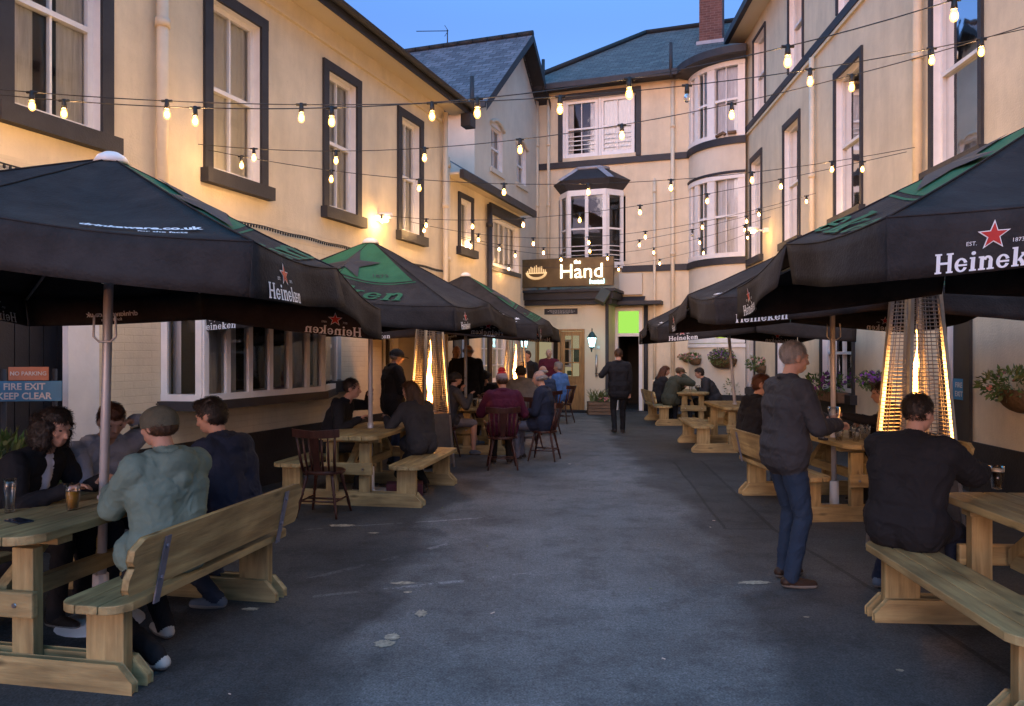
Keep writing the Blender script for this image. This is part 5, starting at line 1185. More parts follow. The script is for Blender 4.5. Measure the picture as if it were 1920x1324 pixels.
# ================================================================== plants
def leaves(name, centre, rad, n, size, mats, parent=None, label=None, cat=None, group=None, seed=1, droop=0, hemi=False, flowers=0, fm='purple', long=1.6, fup=.3, kind=None):
    rr = random.Random(seed); mb = MB(); ms = [mats] if isinstance(mats, str) else list(mats)
    for i in range(n+flowers):
        while True:
            p = Vector((rr.uniform(-1, 1), rr.uniform(-1, 1), rr.uniform(-1, 1)))
            if .35 < p.length < 1 and rr.random() < (.5+.5*p.length): break
        if math.sin(p.x*5+seed)*math.cos(p.y*4.3+p.z*3) > .55: continue
        fl = i >= n
        if fl and p.z < -fup: p.z = abs(p.z)
        c = Vector((centre[0]+p.x*rad[0], centre[1]+p.y*rad[1], centre[2]+p.z*rad[2]))
        d = (p.normalized()+Vector((rr.uniform(-.7, .7), rr.uniform(-.7, .7), rr.uniform(-.5, .9)-droop))).normalized()
        s = d.cross(Vector((rr.uniform(-1, 1), rr.uniform(-1, 1), rr.uniform(-1, 1)))).normalized(); z = size*rr.uniform(.6, 1.3)*(.8 if fl else 1)
        if fl:
            nrm = d.cross(s); mb.add([c+(s*math.cos(k*1.2566)+nrm*math.sin(k*1.2566))*z*.8 for k in range(5)], [(0, 1, 2, 3, 4)], len(ms))
        else: mb.add([c-d*z*long*.5, c+s*z*.32, c+d*z*long*.5, c-s*z*.32], [(0, 1, 2, 3)], rr.randrange(len(ms)))
    return obj(name, mb, ms+[fm], parent, label=label, cat=cat, group=group, kind=kind)
def wall_basket(P, n_, w_, label, seed, fm='purple', full=1.0, fl=90, g='leaf', fz=.10):
    t = thing('flower_basket', label, 'flower basket', tuple(P), 0, 'planted flower baskets along the right side')
    tt = Vector((-n_.y, n_.x, 0)); b = MB(); rows = 6; cols = 14
    vs = [P+tt*(w_*math.cos(math.pi*k/cols)*(math.cos(.5*math.pi*j/rows)**.6 if j < rows else .02))+n_*(w_*.75*math.sin(math.pi*k/cols)*math.cos(.5*math.pi*j/rows*.98))+Vector((0, 0, -w_*.72*math.sin(.5*math.pi*j/rows))) for j in range(rows+1) for k in range(cols+1)]
    b.add(vs, [(j*(cols+1)+k, j*(cols+1)+k+1, (j+1)*(cols+1)+k+1, (j+1)*(cols+1)+k) for j in range(rows) for k in range(cols)], sm=True); obj('basket', b, 'basket', t)
    leaves('plant', P+n_*w_*.45+Vector((0, 0, w_*.12)), (w_*1.0, w_*.8, w_*(.35+.3*full)), int(480*full*(w_/.26)**2), .042, (g, 'leaf2'), t, seed=seed, flowers=fl, fm=fm)
    return t
def bowP(th, z, r=1.56): a, d = bow_pt(R(th), r); return FF(a, d, z)
def bowN(th): a = bow_pt(R(th), 2); b = bow_pt(R(th), 1); return (FF(*a, 0)-FF(*b, 0)).normalized()
wall_basket(bowP(-74, 1.52), bowN(-74), .19, 'small basket with faded pink flowers, leftmost on the white bow', 1, 'pink', .5, 60)
wall_basket(bowP(-50, 1.50), bowN(-50), .26, 'wide basket with pink blooms in the middle of the white bow', 2, 'pink', .6, 60)
wall_basket(bowP(-16, 1.50), bowN(-16), .36, 'big basket overflowing with purple petunias at the right of the bow', 3, 'purple', 1.1, 120)
wall_basket(FR(FR.px(1432), .02, 1.35), NR, .30, 'green trailing basket on the right wall above the orange lit man', 4, 'pink', 1, 30)
wall_basket(FR(FR.px(1632, .2), .02, 1.20), NR, .28, 'dark round basket with violet flowers just left of the right heater', 5, 'purple', .8, 110)
wall_basket(FR(FR.px(1885, .25), .02, 1.27), NR, .36, 'large shadowy basket on the right wall at the picture edge', 6, 'pink', .8, 10)
# window box
t = thing('window_box', 'window box of purple plants on the dark sill behind the middle right table', 'planter', tuple(FR((gw[2][0]+gw[2][1])/2, .12, .95))); mb = MB()
mb.box(gw[2][0]+.1, gw[2][1]-.1, .045, .22, .80, .97, T=FR.mat()); obj('box', mb, 'old_wood', t); leaves('plant', FR((gw[2][0]+gw[2][1])/2, .14, 1.1), (.55, .55, .22), 420, .055, ('leaf',), t, seed=9, flowers=50)
# planter by the door
t = thing('wooden_planter', 'weathered wooden planter with spiky grass beside the hotel door', 'planter', (2.28, 20.7, 0)); mb = MB()
for i in range(4): mb.box(2.02, 2.62, 20.32, 20.72, .01+i*.088, .09+i*.088)
obj('box', mb, 'old_wood', t, bevel=.006)
mb = MB()
for i in range(90):
    a = random.uniform(0, 6.28); ln = random.uniform(.2, .5); c = Vector((2.32+random.uniform(-.22, .22), 20.52+random.uniform(-.12, .12), .36)); d = Vector((math.cos(a)*.6, math.sin(a)*.6, 1)).normalized(); s = Vector((-math.sin(a), math.cos(a), 0))*.012
    m_ = c+d*ln*.6; e = c+d*ln+Vector((math.cos(a), math.sin(a), -.6))*ln*.18; mb.add([c-s, c+s, m_+s, m_-s, e], [(0, 1, 2, 3), (3, 2, 4)])
obj('grass', mb, 'leaf2', t); leaves('flowers', (2.42, 20.45, .42), (.2, .15, .09), 60, .05, ('leaf',), t, seed=4, flowers=30, fm='pink')
# bush at the far left, in a tub
t = thing('tall_bush', 'tall grassy bush in front of the fire exit sign at the far left', 'plant', (-3.75, 5.6, 0)); mb = MB(); mb.lathe([(0, .0), (.22, 0), (.28, .40), (.26, .40), (0, .36)], (-3.75, 5.6, 0), 16); obj('tub', mb, 'plinth', t)
leaves('foliage', (-3.84, 5.62, .70), (.50, .42, .38), 1800, .05, ('leaf', 'leaf2', 'leaf2'), t, seed=11, long=2.6)
mb = MB(); rr = random.Random(5)
for i in range(5):
    a = rr.uniform(1.8, 4.4); c = Vector((-4.05+rr.uniform(-.15, .15), 5.6, .8)); pts = []
    for k in range(9): u = k/8; pts.append(c+Vector((math.cos(a)*.42*u, math.sin(a)*.25*u, 1.12*math.sin(u*2.2)*.62)))
    mb.tube(pts, .006, 4)
    for k in range(2, 9):
        for q in (-1, 1):
            p = pts[k]; d = Vector((math.cos(a+q*1.3)*.06, math.sin(a+q*1.3)*.06, -.09)); mb.add([p, p+d*.5+Vector((.012, 0, 0)), p+d, p+d*.5-Vector((.012, 0, 0))], [(0, 1, 2, 3)])
obj('fronds', mb, 'leaf2', t)
leaves('potted_fern', FR(FR.px(1400), .35, .75), (.30, .30, .30), 300, .06, ('leaf', 'leaf2'), label='low green potted plant against the right wall behind the leaning pole', cat='plant', seed=21)
leaves('climbing_plant', FR(FR.px(1352), .9, .72), (.25, .2, .28), 260, .05, ('leaf', 'leaf2'), label='green pot plant at the foot of the bow behind the bearded man', cat='plant', seed=22)

# ================================================================== festoon lights across the yard
def festoon(label, bulbs, wy, off, dim=False, ends=(None, None), cab=None, sway=0):
    """bulbs: (px, py); wy: list of (px, Y) giving the plan line; off: unlit indices"""
    (pa, Ya), (pb, Yb) = wy
    A = Vector(((pa-960)/1440*Ya, Ya)); B = Vector(((pb-960)/1440*Yb, Yb)); D = B-A
    def plan(px):
        k = (px-960)/1440; u = (k*A.y-A.x)/(D.x-k*D.y); return A+D*u, u
    t = None; pts = []
    for i, (px, py) in enumerate(bulbs):
        q, u = plan(px); z = 1.65-(py-662)/1440*q.y; pts.append((u, Vector((q.x, q.y, z))))
    wire = sorted([(u, p+Vector((0, 0, .115))) for u, p in pts], key=lambda a: a[0])
    def wallz(px, py, dd=0):
        q, u = plan(px); return u, Vector((q.x, q.y, 1.65-(py-662)/1440*q.y))
    for e in ends:
        if e: wire.append(wallz(*e))
    wire.sort(key=lambda a: a[0])
    # smooth the wire with a least-squares quadratic for z, then hang the bulbs from it
    us = np.array([a[0] for a in wire]); zs = np.array([a[1].z for a in wire])
    P2 = np.polyfit(us, zs, 3 if len(us) > 5 else 2); fz = lambda u: float(np.polyval(P2, u))
    u0, u1 = us.min(), us.max()
    t = thing('festoon_lights', label, 'string lights', (pts[0][1].x, pts[0][1].y, pts[0][1].z), 0, 'festoon strings of warm bulbs across the yard')
    mb = MB(); n = 40
    mb.tube([(A.x+D.x*(u0+(u1-u0)*i/n), A.y+D.y*(u0+(u1-u0)*i/n), fz(u0+(u1-u0)*i/n)) for i in range(n+1)], .0042, 5); obj('cable', mb, 'cable', t)
    for i, (u, p) in enumerate(pts):
        zt = fz(u); s = MB(); s.tube([(p.x, p.y, zt+.012), (p.x, p.y, zt-.035), (p.x, p.y, zt-.06)], [.014, .019, .021], 8); s.tube([(p.x-.04, p.y, zt), (p.x+.04, p.y, zt)], .010, 6)
        so = obj('lamp_holder', s, 'cable', t)
        b = MB(); b.lathe([(0.008, -.060), (.014, -.066), (.0225, -.086), (.0255, -.104), (.022, -.122), (.011, -.135), (0, -.137)], (p.x, p.y, zt), 10)
        if i not in off: b.ell((p.x, p.y, zt-.100), (.0125, .0125, .021), 8, 6, mi=1)
        obj('bulb', b, ['bulb_off' if i in off else 'bulb', 'filament'], so)
    return t
festoon('nearest festoon string, from the top left window to the top right corner', [(120, 210), (366, 232), (622, 236), (895, 220), (1180, 180), (1477, 120), (1789, 28)], ((120, 5.95), (1789, 4.75)), (), ends=((-250, 150), (2250, -170)))
festoon('second festoon string, holding the unlit bulb before the round bay', [(60, 187), (313, 213), (565, 228), (810, 228), (1050, 216), (1288, 190), (1519, 154), (1747, 107)], ((60, 5.65), (1747, 6.35)), (5,), ends=((-260, 150), (2120, 10)))
festoon('third festoon string, passing the gabled house to the big right window', [(333, 283), (476, 298), (630, 302), (796, 300), (975, 288), (1166, 260), (1372, 219), (1597, 165), (1840, 95)], ((333, 8.6), (1840, 6.1)), (), ends=((285, 262), (2000, 30)))
festoon('fourth festoon string, above the second left parasol and across the lower bay', [(453, 310), (621, 337), (786, 355), (945, 365), (1103, 365), (1258, 356), (1410, 340), (1560, 318)], ((453, 8.4), (1560, 9.6)), (), ends=((390, 285), (1715, 278)))
festoon('fifth festoon string, starting at the glowing lamp on the left wall', [(716, 415), (799, 423), (886, 426), (981, 424), (1087, 416), (1200, 402), (1326, 381), (1464, 352), (1617, 313)], ((716, 12.1), (1617, 10.0)), (), ends=((705, 405), (1700, 290)))
festoon('sixth festoon string, crossing the middle of the low bay window', [(795, 436), (897, 451), (1000, 458), (1104, 457), (1210, 447), (1317, 429), (1423, 403), (1512, 377)], ((795, 13.2), (1512, 13.6)), (), ends=((770, 415), (1530, 365)))
festoon('seventh festoon string, with one dark bulb beside the lower round bay', [(859, 454), (936, 468), (1019, 475), (1106, 473), (1199, 464), (1298, 441), (1400, 415)], ((859, 15.4), (1400, 14.2)), (5,), ends=((835, 435), (1480, 385)))
festoon('eighth festoon string, just above the hotel sign', [(882, 463), (966, 480), (1052, 488), (1139, 487), (1226, 476), (1312, 457), (1396, 430)], ((882, 15.9), (1396, 16.6)), (), ends=((845, 440), (1445, 408)))
festoon('farthest festoon string, touching the right end of the hotel sign', [(954, 508), (1160, 505), (1237, 497), (1319, 477), (1402, 445)], ((954, 17.6), (1402, 17.9)), (), ends=((915, 490), (1425, 430)))
# ================================================================== people
def cmat(name, col, rough=.85, var=.15, bump=.35, bs=9):
    return mat(name, col, rough, var, 7, bump, bs, spec=.25)
SK = {'fair': cmat('fair skin', (.44, .255, .185), .55, .06, .05), 'pale': cmat('pale skin', (.46, .29, .225), .55, .06, .05), 'tan': cmat('tanned skin', (.42, .22, .14), .55, .06, .05), 'dark': cmat('dark skin', (.36, .19, .13), .55, .06, .05)}  # plain skin tones, from pale to dark
for m_ in SK.values(): m_.node_tree.nodes['Principled BSDF'].inputs['Subsurface Weight'].default_value = 0
CL = {}
def cloth(name, col, **k):
    if name not in CL: CL[name] = cmat(name, col, **k)
    return CL[name]
HAIR = {'dark': mat('dark brown hair', (.022, .014, .010), .55, .4, 40, .8, 60, stretch=(1, 1, .25)), 'brown': mat('brown hair', (.07, .035, .018), .55, .4, 40, .8, 60, stretch=(1, 1, .25)),
        'grey': mat('grey hair', (.28, .26, .25), .6, .3, 40, .8, 60, stretch=(1, 1, .25)), 'auburn': mat('auburn hair', (.09, .032, .014), .55, .4, 40, .8, 60, stretch=(1, 1, .25)), 'red': mat('red hat wool', (.42, .02, .02), .95, .2, 30, .8, 80),
        'wool': mat('striped wool', (.28, .22, .22), .95, .6, 18, .8, 60, stretch=(.3, .3, 3)), 'cap': mat('grey cap', (.085, .083, .06), .9, .2, 10, .4, 60), 'black': mat('black hat felt', (.015, .015, .016), .9, .2, 10, .3, 60), 'tweed': mat('brown tweed cap', (.08, .055, .03), .95, .3, 40, .5, 80)}
M['eye'] = mat('dark eye', (.02, .015, .012), .15, 0)

def voxel(mb, size, smooth):
    me = mb.mesh('tmp', []); o = bpy.data.objects.new('tmp', me); COL.objects.link(o)
    r = o.modifiers.new('r', 'REMESH'); r.mode = 'VOXEL'; r.voxel_size = size; r.adaptivity = 0; r.use_smooth_shade = True
    if smooth: s = o.modifiers.new('s', 'SMOOTH'); s.factor = .5; s.iterations = smooth
    dg = bpy.context.evaluated_depsgraph_get(); ne = bpy.data.meshes.new_from_object(o.evaluated_get(dg))
    bpy.data.objects.remove(o); bpy.data.meshes.remove(me); return ne
def noise3(P, f, seed=0):
    r_ = np.random.default_rng(seed+int(f*10)); out_ = np.zeros(len(P)); Q = P+0
    for k in range(5):
        d = r_.normal(size=3); d /= np.linalg.norm(d); ph = r_.uniform(0, 6.28); fr = f*r_.uniform(.7, 1.6)
        out_ += np.sin(Q @ d*fr+ph); Q = Q+.6/f*np.stack([np.sin(Q[:, 1]*f+ph), np.sin(Q[:, 2]*f*1.1), np.sin(Q[:, 0]*f*.9)], 1)
    return out_/5
class Body:
    def __init__(s): s.mb = MB(); s.pr = []
    def cap(s, a, b, ra, rb, reg, n=12, bias=0):
        a = Vector(a); b = Vector(b); d = b-a; L = d.length
        if L < 1e-5: d = Vector((0, 0, 1)); L = 1e-5
        d = d.normalized(); u = d.cross(Vector((0, 0, 1)) if abs(d.z) < .9 else Vector((1, 0, 0))).normalized(); v = d.cross(u)
        rings = []
        for i in range(4): t = math.pi/2*i/4; rings.append((a-d*ra*math.cos(t), ra*math.sin(t)))
        rings += [(a, ra), (b, rb)]
        for i in range(3, -1, -1): t = math.pi/2*i/4; rings.append((b+d*rb*math.cos(t), rb*math.sin(t)))
        vs = [c+(u*math.cos(2*math.pi*k/n)+v*math.sin(2*math.pi*k/n))*max(r, .0005) for c, r in rings for k in range(n)]
        fs = [(i*n+k, (i+1)*n+k, (i+1)*n+(k+1) % n, i*n+(k+1) % n) for i in range(len(rings)-1) for k in range(n)]
        fs += [tuple(range(n)), tuple(range((len(rings)-1)*n, len(rings)*n))[::-1]]
        s.mb.add(vs, fs); s.pr.append((0, tuple(a), tuple(b), ra, rb, reg, bias))
    def ell(s, c, r, Rm, reg, bias=0):
        s.mb.ell(c, r, 16, 12, Rm=Rm); s.pr.append((1, tuple(c), Rm, r, None, reg, bias))
    def regions(s, P):
        best = np.full(len(P), 1e9); reg = np.zeros(len(P), int)
        for p in s.pr:
            if p[0] == 0:
                a = np.array(p[1]); b = np.array(p[2]); ab = b-a; t = np.clip(((P-a) @ ab)/max(ab @ ab, 1e-9), 0, 1)
                d = np.linalg.norm(P-(a+t[:, None]*ab), axis=1)-(p[3]+(p[4]-p[3])*t)
            else:
                Rm = np.array(p[2]); q = (P-np.array(p[1])) @ Rm; r = np.array(p[3]); k = np.linalg.norm(q/r, axis=1); d = (k-1)*r.min()
            d = d-p[6]; m_ = d < best; best[m_] = d[m_]; reg[m_] = p[5]
        return reg
def ik(a, c, l1, l2, pole):
    a = Vector(a); c = Vector(c); d = c-a; L = d.length; mx = (l1+l2)*.995
    if L > mx: c = a+d*(mx/L); d = c-a; L = mx
    x = (l1*l1-l2*l2+L*L)/(2*L); h = math.sqrt(max(l1*l1-x*x, 0)); dn = d/L
    p = Vector(pole)-dn*Vector(pole).dot(dn); p = p.normalized() if p.length > 1e-4 else Vector((0, 0, 1))
    return a+dn*x+p*h, c

SKIN, TOP, LEG, SHOE, UND, TRIM = range(6)
def person(label, x, y, yaw, sit=True, seat=.45, lean=12, hl=None, hr=None, fl=None, fr=None, hy=0, hp=0, skin='fair', top=None, legs=None, shoes=None, under=None,
           hair='dark', style='short', k=1.0, bulk=.022, vox=.010, hood=False, hem=.10, group='people in the yard', turn=0, sleeve=True, shorts=False, collar=True, face=True, knees=.0, tw=0, cuff=True, hat=None):
    f = Vector((math.sin(R(yaw)), math.cos(R(yaw)), 0)); r = Vector((math.cos(R(yaw)), -math.sin(R(yaw)), 0)); up = Vector((0, 0, 1)); base = Vector((x, y, 0))
    W = lambda a, b, c: base+f*a+r*b+up*c
    t = Body(); B = t
    hz = (seat+.115) if sit else .952*k; hem = hem if sit else hem*.5-.02
    hip = W(0, 0, hz); le = R(lean)
    ct, st_ = math.cos(R(tw)), math.sin(R(tw)); f2 = f*ct+r*st_; r2 = r*ct-f*st_     # twisted upper body
    sp = lambda q, ex=0: f2*math.sin(le*(.75+.5*q)+ex)+up*math.cos(le*(.75+.5*q)+ex)
    waist = hip+sp(0)*.17*k; chest = waist+sp(.6)*.17*k; neckb = chest+sp(1)*.17*k
    b = bulk
    # trunk as overlapping capsules -> oval section
    def bar(c, w_, ra, fr_, reg=TOP, bias=0): B.cap(c-fr_*w_, c+fr_*w_, ra, ra, reg, bias=bias)
    bar(hip+up*.0, .075*k, .115+b*.3, r, LEG if not sit else LEG)
    bar(hip+sp(0)*.05, .08*k, .116+b, (r+r2).normalized(), TOP, .004)
    bar(waist, .065*k, .104+b, r2, TOP)
    bar(chest, .090*k, .108+b, r2, TOP)
    sh = neckb-sp(1)*.045
    bar(sh-sp(1)*.03, .115*k, .082+b, r2, TOP)
    for q in (-1, 1):
        B.cap(hip+r*q*.075, waist+r2*q*.065, .112+b, .10+b, TOP); B.cap(waist+r2*q*.065, chest+r2*q*.09, .10+b, .105+b, TOP); B.cap(chest+r2*q*.09, sh-sp(1)*.03+r2*q*.11, .105+b, .08+b, TOP)
        B.cap(neckb+up*.012, sh+r2*q*.165*k, .052+b*.5, .056+b*.6, TOP)
    if not sit: bar(hip-up*hem, .080*k, .108+b, r, TOP, .006)
    else:
        for q in (-1, 1): B.cap(hip+r*q*.06, hip+r*q*.085+f*hem, .105+b, .088+b, TOP, bias=.004)
    # head
    hyr = R(hy); hpr = R(hp); hf0 = f2*math.cos(hyr)+r2*math.sin(hyr); hrr = r2*math.cos(hyr)-f2*math.sin(hyr)
    hf = hf0*math.cos(hpr)-up*math.sin(hpr); hu = hrr.cross(hf); hu = hu if hu.z > 0 else -hu
    nk = neckb+sp(1, .1)*.085*k+hf0*.012; hc = nk+hu*.095*k+hf*.015
    s = .97*k; Rm = Matrix((hrr, hf, hu)).transposed()
    B.cap(neckb, nk+hu*.02, .057, .053, SKIN)
    E = lambda a, b_, c, rr_, reg=SKIN, bias=0: B.ell(hc+(hrr*a+hf*b_+hu*c)*s, tuple(q*s for q in rr_), Rm, reg, bias)
    E(0, -.008, .022, (.076, .096, .092)); E(0, .022, -.035, (.062, .070, .078)); E(0, .048, -.078, (.036, .036, .032)); E(0, .035, .0, (.066, .060, .055))
    if face:
        C = lambda a0, a1, ra, rb: B.cap(hc+(hrr*a0[0]+hf*a0[1]+hu*a0[2])*s, hc+(hrr*a1[0]+hf*a1[1]+hu*a1[2])*s, ra*s, rb*s, SKIN, 8)
        C((0, .088, .012), (0, .110, -.030), .009, .013); C((-.012, .096, -.034), (.012, .096, -.034), .009, .009)
        C((-.045, .078, .028), (-.014, .090, .026), .009, .009); C((.045, .078, .028), (.014, .090, .026), .009, .009)
        C((-.020, .086, -.062), (.020, .086, -.062), .008, .008); C((-.017, .084, -.073), (.017, .084, -.073), .008, .008)
        for q in (-1, 1): E(q*.078, -.008, -.008, (.011, .022, .032)); E(q*.040, .062, -.022, (.022, .022, .024))
    # arms
    for q, tgt in ((-1, hl), (1, hr)):
        S = sh+r2*q*.185*k
        T_ = W(*tgt) if tgt is not None else S-up*.55+f2*.06+r2*q*.05
        if isinstance(tgt, Vector): T_ = tgt
        el, wr = ik(S, T_, .29*k, .26*k, -up*.6-f2*.55+r2*q*.55)
        R0 = TOP if sleeve else SKIN
        B.cap(S, S.lerp(el, .55), .060+b*.8, .050+b*.8, TOP); B.cap(S.lerp(el, .5), el, .050+b*.8, .045+b*.7, R0); B.cap(el, wr, .045+b*.7, .031+b*.55, R0)
        if not sleeve: pass
        fd = (wr-el).normalized(); B.cap(wr-fd*.01, wr+fd*.03, .026, .024, SKIN)
        side = r2*(-q); nrm = fd.cross(side).normalized(); nrm = nrm if nrm.dot(up) < 0 else -nrm; side = nrm.cross(fd).normalized()
        if side.dot(r2)*q > 0: side = -side            # thumb side points inwards
        palm0 = wr+fd*.035; palm1 = wr+fd*.085
        for e in (-.026, -.009, .009, .026): B.cap(palm0+side*e*.7, palm1+side*e, .015, .0125, SKIN, 8)
        for j, (e, ln) in enumerate(((.030, .068), (.011, .078), (-.009, .072), (-.028, .055))):
            p0 = palm1+side*e; p1 = p0+(fd*.86+nrm*.5+side*e*1.5).normalized()*ln*.5; p2 = p1+(fd*.35+nrm*.93).normalized()*ln*.45
            B.cap(p0, p1, .0098, .009, SKIN, 8); B.cap(p1, p2, .009, .0075, SKIN, 8)
        th0 = wr+fd*.035+side*.026; th1 = th0+(fd*.55+side*.75+nrm*.25).normalized()*.040; th2 = th1+(fd*.85+nrm*.35+side*.15).normalized()*.032
        B.cap(th0, th1, .0135, .0115, SKIN, 8); B.cap(th1, th2, .0110, .009, SKIN, 8)
    # legs
    for q, ft in ((-1, fl), (1, fr)):
        H = hip+r*q*.09*k-up*.02
        if ft is None: ft = (.40, q*.12, 0) if sit else (.02, q*.10, 0)
        F = W(*ft)+up*.085; kn, an = ik(H, F, .44*k, .425*k, (f*1+up*.55+r*q*knees) if sit else (f+r*q*.1))
        B.cap(H, kn, .092+b*.3, .062, LEG)
        m_ = kn.lerp(an, .35)
        if shorts: B.cap(kn, m_, .058, .052, SKIN); B.cap(m_, an, .050, .034, SKIN)
        else: B.cap(kn, m_, .060, .060, LEG); B.cap(m_, an-up*.015, .058, .050, LEG)
        tf = (an-m_); 
        fwd = f*.95+r*q*.22; fwd.normalize()
        B.cap(an-up*.045-fwd*.035, an-up*.052+fwd*.075, .040, .040, SHOE); B.cap(an-up*.052+fwd*.06, an-up*.058+fwd*.155, .041, .030, SHOE); B.cap(an-up*.02, an-up*.045+fwd*.03, .040, .040, SHOE)
    if collar:
        for i in range(9):
            a0 = -2.3+4.6*i/9; a1 = -2.3+4.6*(i+1)/9; c = neckb+sp(1)*.035
            P0 = c-hf0*0+(-f2*math.cos(a0)+r2*math.sin(a0))*.068; P1 = c+(-f2*math.cos(a1)+r2*math.sin(a1))*.068; B.cap(P0+up*(.012*math.cos(a0)), P1+up*(.012*math.cos(a1)), .017, .017, TOP, 8)
    if hood:
        for i in range(8):
            a0 = -2.0+4.0*i/8; a1 = -2.0+4.0*(i+1)/8; c = neckb+up*.02-f2*.035
            B.cap(c+(-f2*math.cos(a0)*1.05+r2*math.sin(a0)*1.15)*.088-up*.02*math.cos(a0), c+(-f2*math.cos(a1)*1.05+r2*math.sin(a1)*1.15)*.088-up*.02*math.cos(a1), .036, .036, TOP, 8)
        B.cap(c-f2*.085-up*.02, c-f2*.105-up*.13, .05, .022, TOP, 8)
    if hood:
        c = neckb-f2*.105-up*.045; B.ell(c, (.125, .060, .105), Matrix((r2, (f2+up*.35).normalized(), (up-f2*.35).normalized())).transposed(), TOP); B.cap(c-up*.06-f2*.02, c-up*.14-f2*.02, .06, .02, TOP, 8)
    if under: B.ell(chest+f2*(.075+b)+up*.06, (.050, .045+b*.4, .16), Matrix((r2, f2, up)).transposed(), UND, .008)
    me = voxel(B.mb, vox, 3 if vox > .009 else 4)
    n = len(me.vertices); P = np.empty(n*3); me.vertices.foreach_get('co', P); P = P.reshape(-1, 3); Nn = np.empty(n*3); me.vertex_normals.foreach_get('vector', Nn); Nn = Nn.reshape(-1, 3)
    reg = B.regions(P)
    amp = np.where(reg == TOP, .0062, np.where(reg == LEG, .0055, 0.0))
    S_ = P*np.array([1, 1, .62]); rr_ = 1-np.abs(noise3(S_, 26, 3))*4; rr2 = 1-np.abs(noise3(P*np.array([1, 1, 1.5]), 55, 5))*3.6; rr_ = np.clip(rr_, -1, 1)**3; rr2 = np.clip(rr2, -1, 1)**3*.7
    loc = P+Nn*(amp*(rr_*.8+rr2*.45))[:, None]+Nn*np.where((reg == TOP)|(reg == LEG), .002, 0)[:, None]
    thg = thing('person', label, 'person', (x, y, 0), 0, group)
    loc = loc-np.array([x, y, 0]); me.vertices.foreach_set('co', loc.reshape(-1))
    nf = len(me.polygons); cen = np.empty(nf*3); me.polygons.foreach_get('center', cen); cen = cen.reshape(-1, 3)+np.array([x, y, 0])
    fr_ = B.regions(cen).astype(np.int32); fr_[(fr_ == SHOE) & (cen[:, 2] < .026)] = TRIM
    for m_ in (SK[skin], top, legs or CL['jeans'], shoes or CL['shoes'], under or top, CL['sole']): me.materials.append(m_)
    me.polygons.foreach_set('material_index', fr_); me.polygons.foreach_set('use_smooth', np.ones(nf, bool)); me.update()
    me.name = 'body'
    bo = bpy.data.objects.new('body', me); link(bo, thg); MW[bo.name] = MW[thg.name]
    # hair / hat
    hb = Body(); He = lambda a, b_, c, rr2: hb.ell(hc+(hrr*a+hf*b_+hu*c)*s, tuple(q*s for q in rr2), Rm, 0)
    Hc = lambda a0, a1, ra, rb: hb.cap(hc+(hrr*a0[0]+hf*a0[1]+hu*a0[2])*s, hc+(hrr*a1[0]+hf*a1[1]+hu*a1[2])*s, ra*s, rb*s, 0)
    amp = .004; parts = []
    if style in ('short', 'quiff', 'crop', 'long', 'curly', 'bun'):
        if hat: He(0, -.030, -.005, (.079, .078, .055))
        else: He(0, -.020, .036, (.081, .094, .090))
        if style != 'crop' and not hat: He(0, .010, .075, (.066, .075, .050)); He(0, -.045, .0, (.078, .066, .075))
        if style == 'quiff': He(0, .045, .095, (.052, .048, .035)); He(0, -.02, .09, (.065, .07, .04)); amp = .008
        if style == 'curly':
            for i in range(26):
                a = 2*math.pi*i/26; 
                if math.cos(a) > .62: continue
                for zz, rd in ((.03, .098), (-.03, .100), (-.085, .098)): He(rd*.85*math.sin(a), .95*rd*math.cos(a)-.02, zz+.012*math.sin(i*3), (.030, .030, .030))
            He(0, 0, .085, (.080, .085, .050)); amp = .008
        if style == 'long':
            for q in (-1, 1): Hc((q*.060, -.02, .03), (q*.085, -.03, -.16), .036, .045); Hc((q*.085, -.03, -.14), (q*.07, -.03, -.30), .045, .022)
            Hc((0, -.07, .0), (0, -.10, -.20), .07, .065); Hc((0, -.10, -.18), (0, -.09, -.36), .065, .03)
    elif style == 'fringe':     # balding: hair round the sides only
        for i in range(14):
            a = R(75+210*i/13); a2 = R(75+210*(i+1)/13)
            if i < 13: Hc((.076*math.sin(a), .090*math.cos(a)-.010, -.002), (.076*math.sin(a2), .090*math.cos(a2)-.010, -.002), .030, .030)
        amp = .002
    if style != 'bald' and hb.pr:
        hm = voxel(hb.mb, max(vox*.8, .006), 2); n = len(hm.vertices); P = np.empty(n*3); hm.vertices.foreach_get('co', P); P = P.reshape(-1, 3); Nn = np.empty(n*3); hm.vertex_normals.foreach_get('vector', Nn); Nn = Nn.reshape(-1, 3)
        P = P+Nn*(noise3(P, 95, 2)*amp+noise3(P, 180, 4)*amp*.5)[:, None]-np.array([x, y, 0]); hm.vertices.foreach_set('co', P.reshape(-1))
        if vox < .0115:            # loose strands lying over the mass of hair
            rs = np.random.default_rng(int(abs(x*100))); ns = 2600 if style != 'fringe' else 700; ids = rs.integers(0, n, ns)
            base_ = P[ids]; nn_ = Nn[ids]; ctr = np.array(hc)-np.array([x, y, 0]); dwn = np.tile(np.array([0, 0, -1.0]), (ns, 1))-.8*np.array(hf)*np.sign(rs.uniform(-.3, 1, (ns, 1)))*(style != 'quiff')+rs.normal(size=(ns, 3))*.45
            if style == 'quiff': dwn = dwn*.4+np.array(hf)*.8
            tg = dwn-nn_*(dwn*nn_).sum(1)[:, None]; tg /= np.linalg.norm(tg, axis=1)[:, None]+1e-9; sd_ = np.cross(tg, nn_); ln = rs.uniform(.014, .040, (ns, 1))*(1.6 if style in ('long', 'curly') else 1)
            p1 = base_+nn_*.003; p2 = base_+tg*ln*.6+nn_*.009; p3 = base_+tg*ln+nn_*rs.uniform(-.001, .012, (ns, 1)); wd_ = .0014
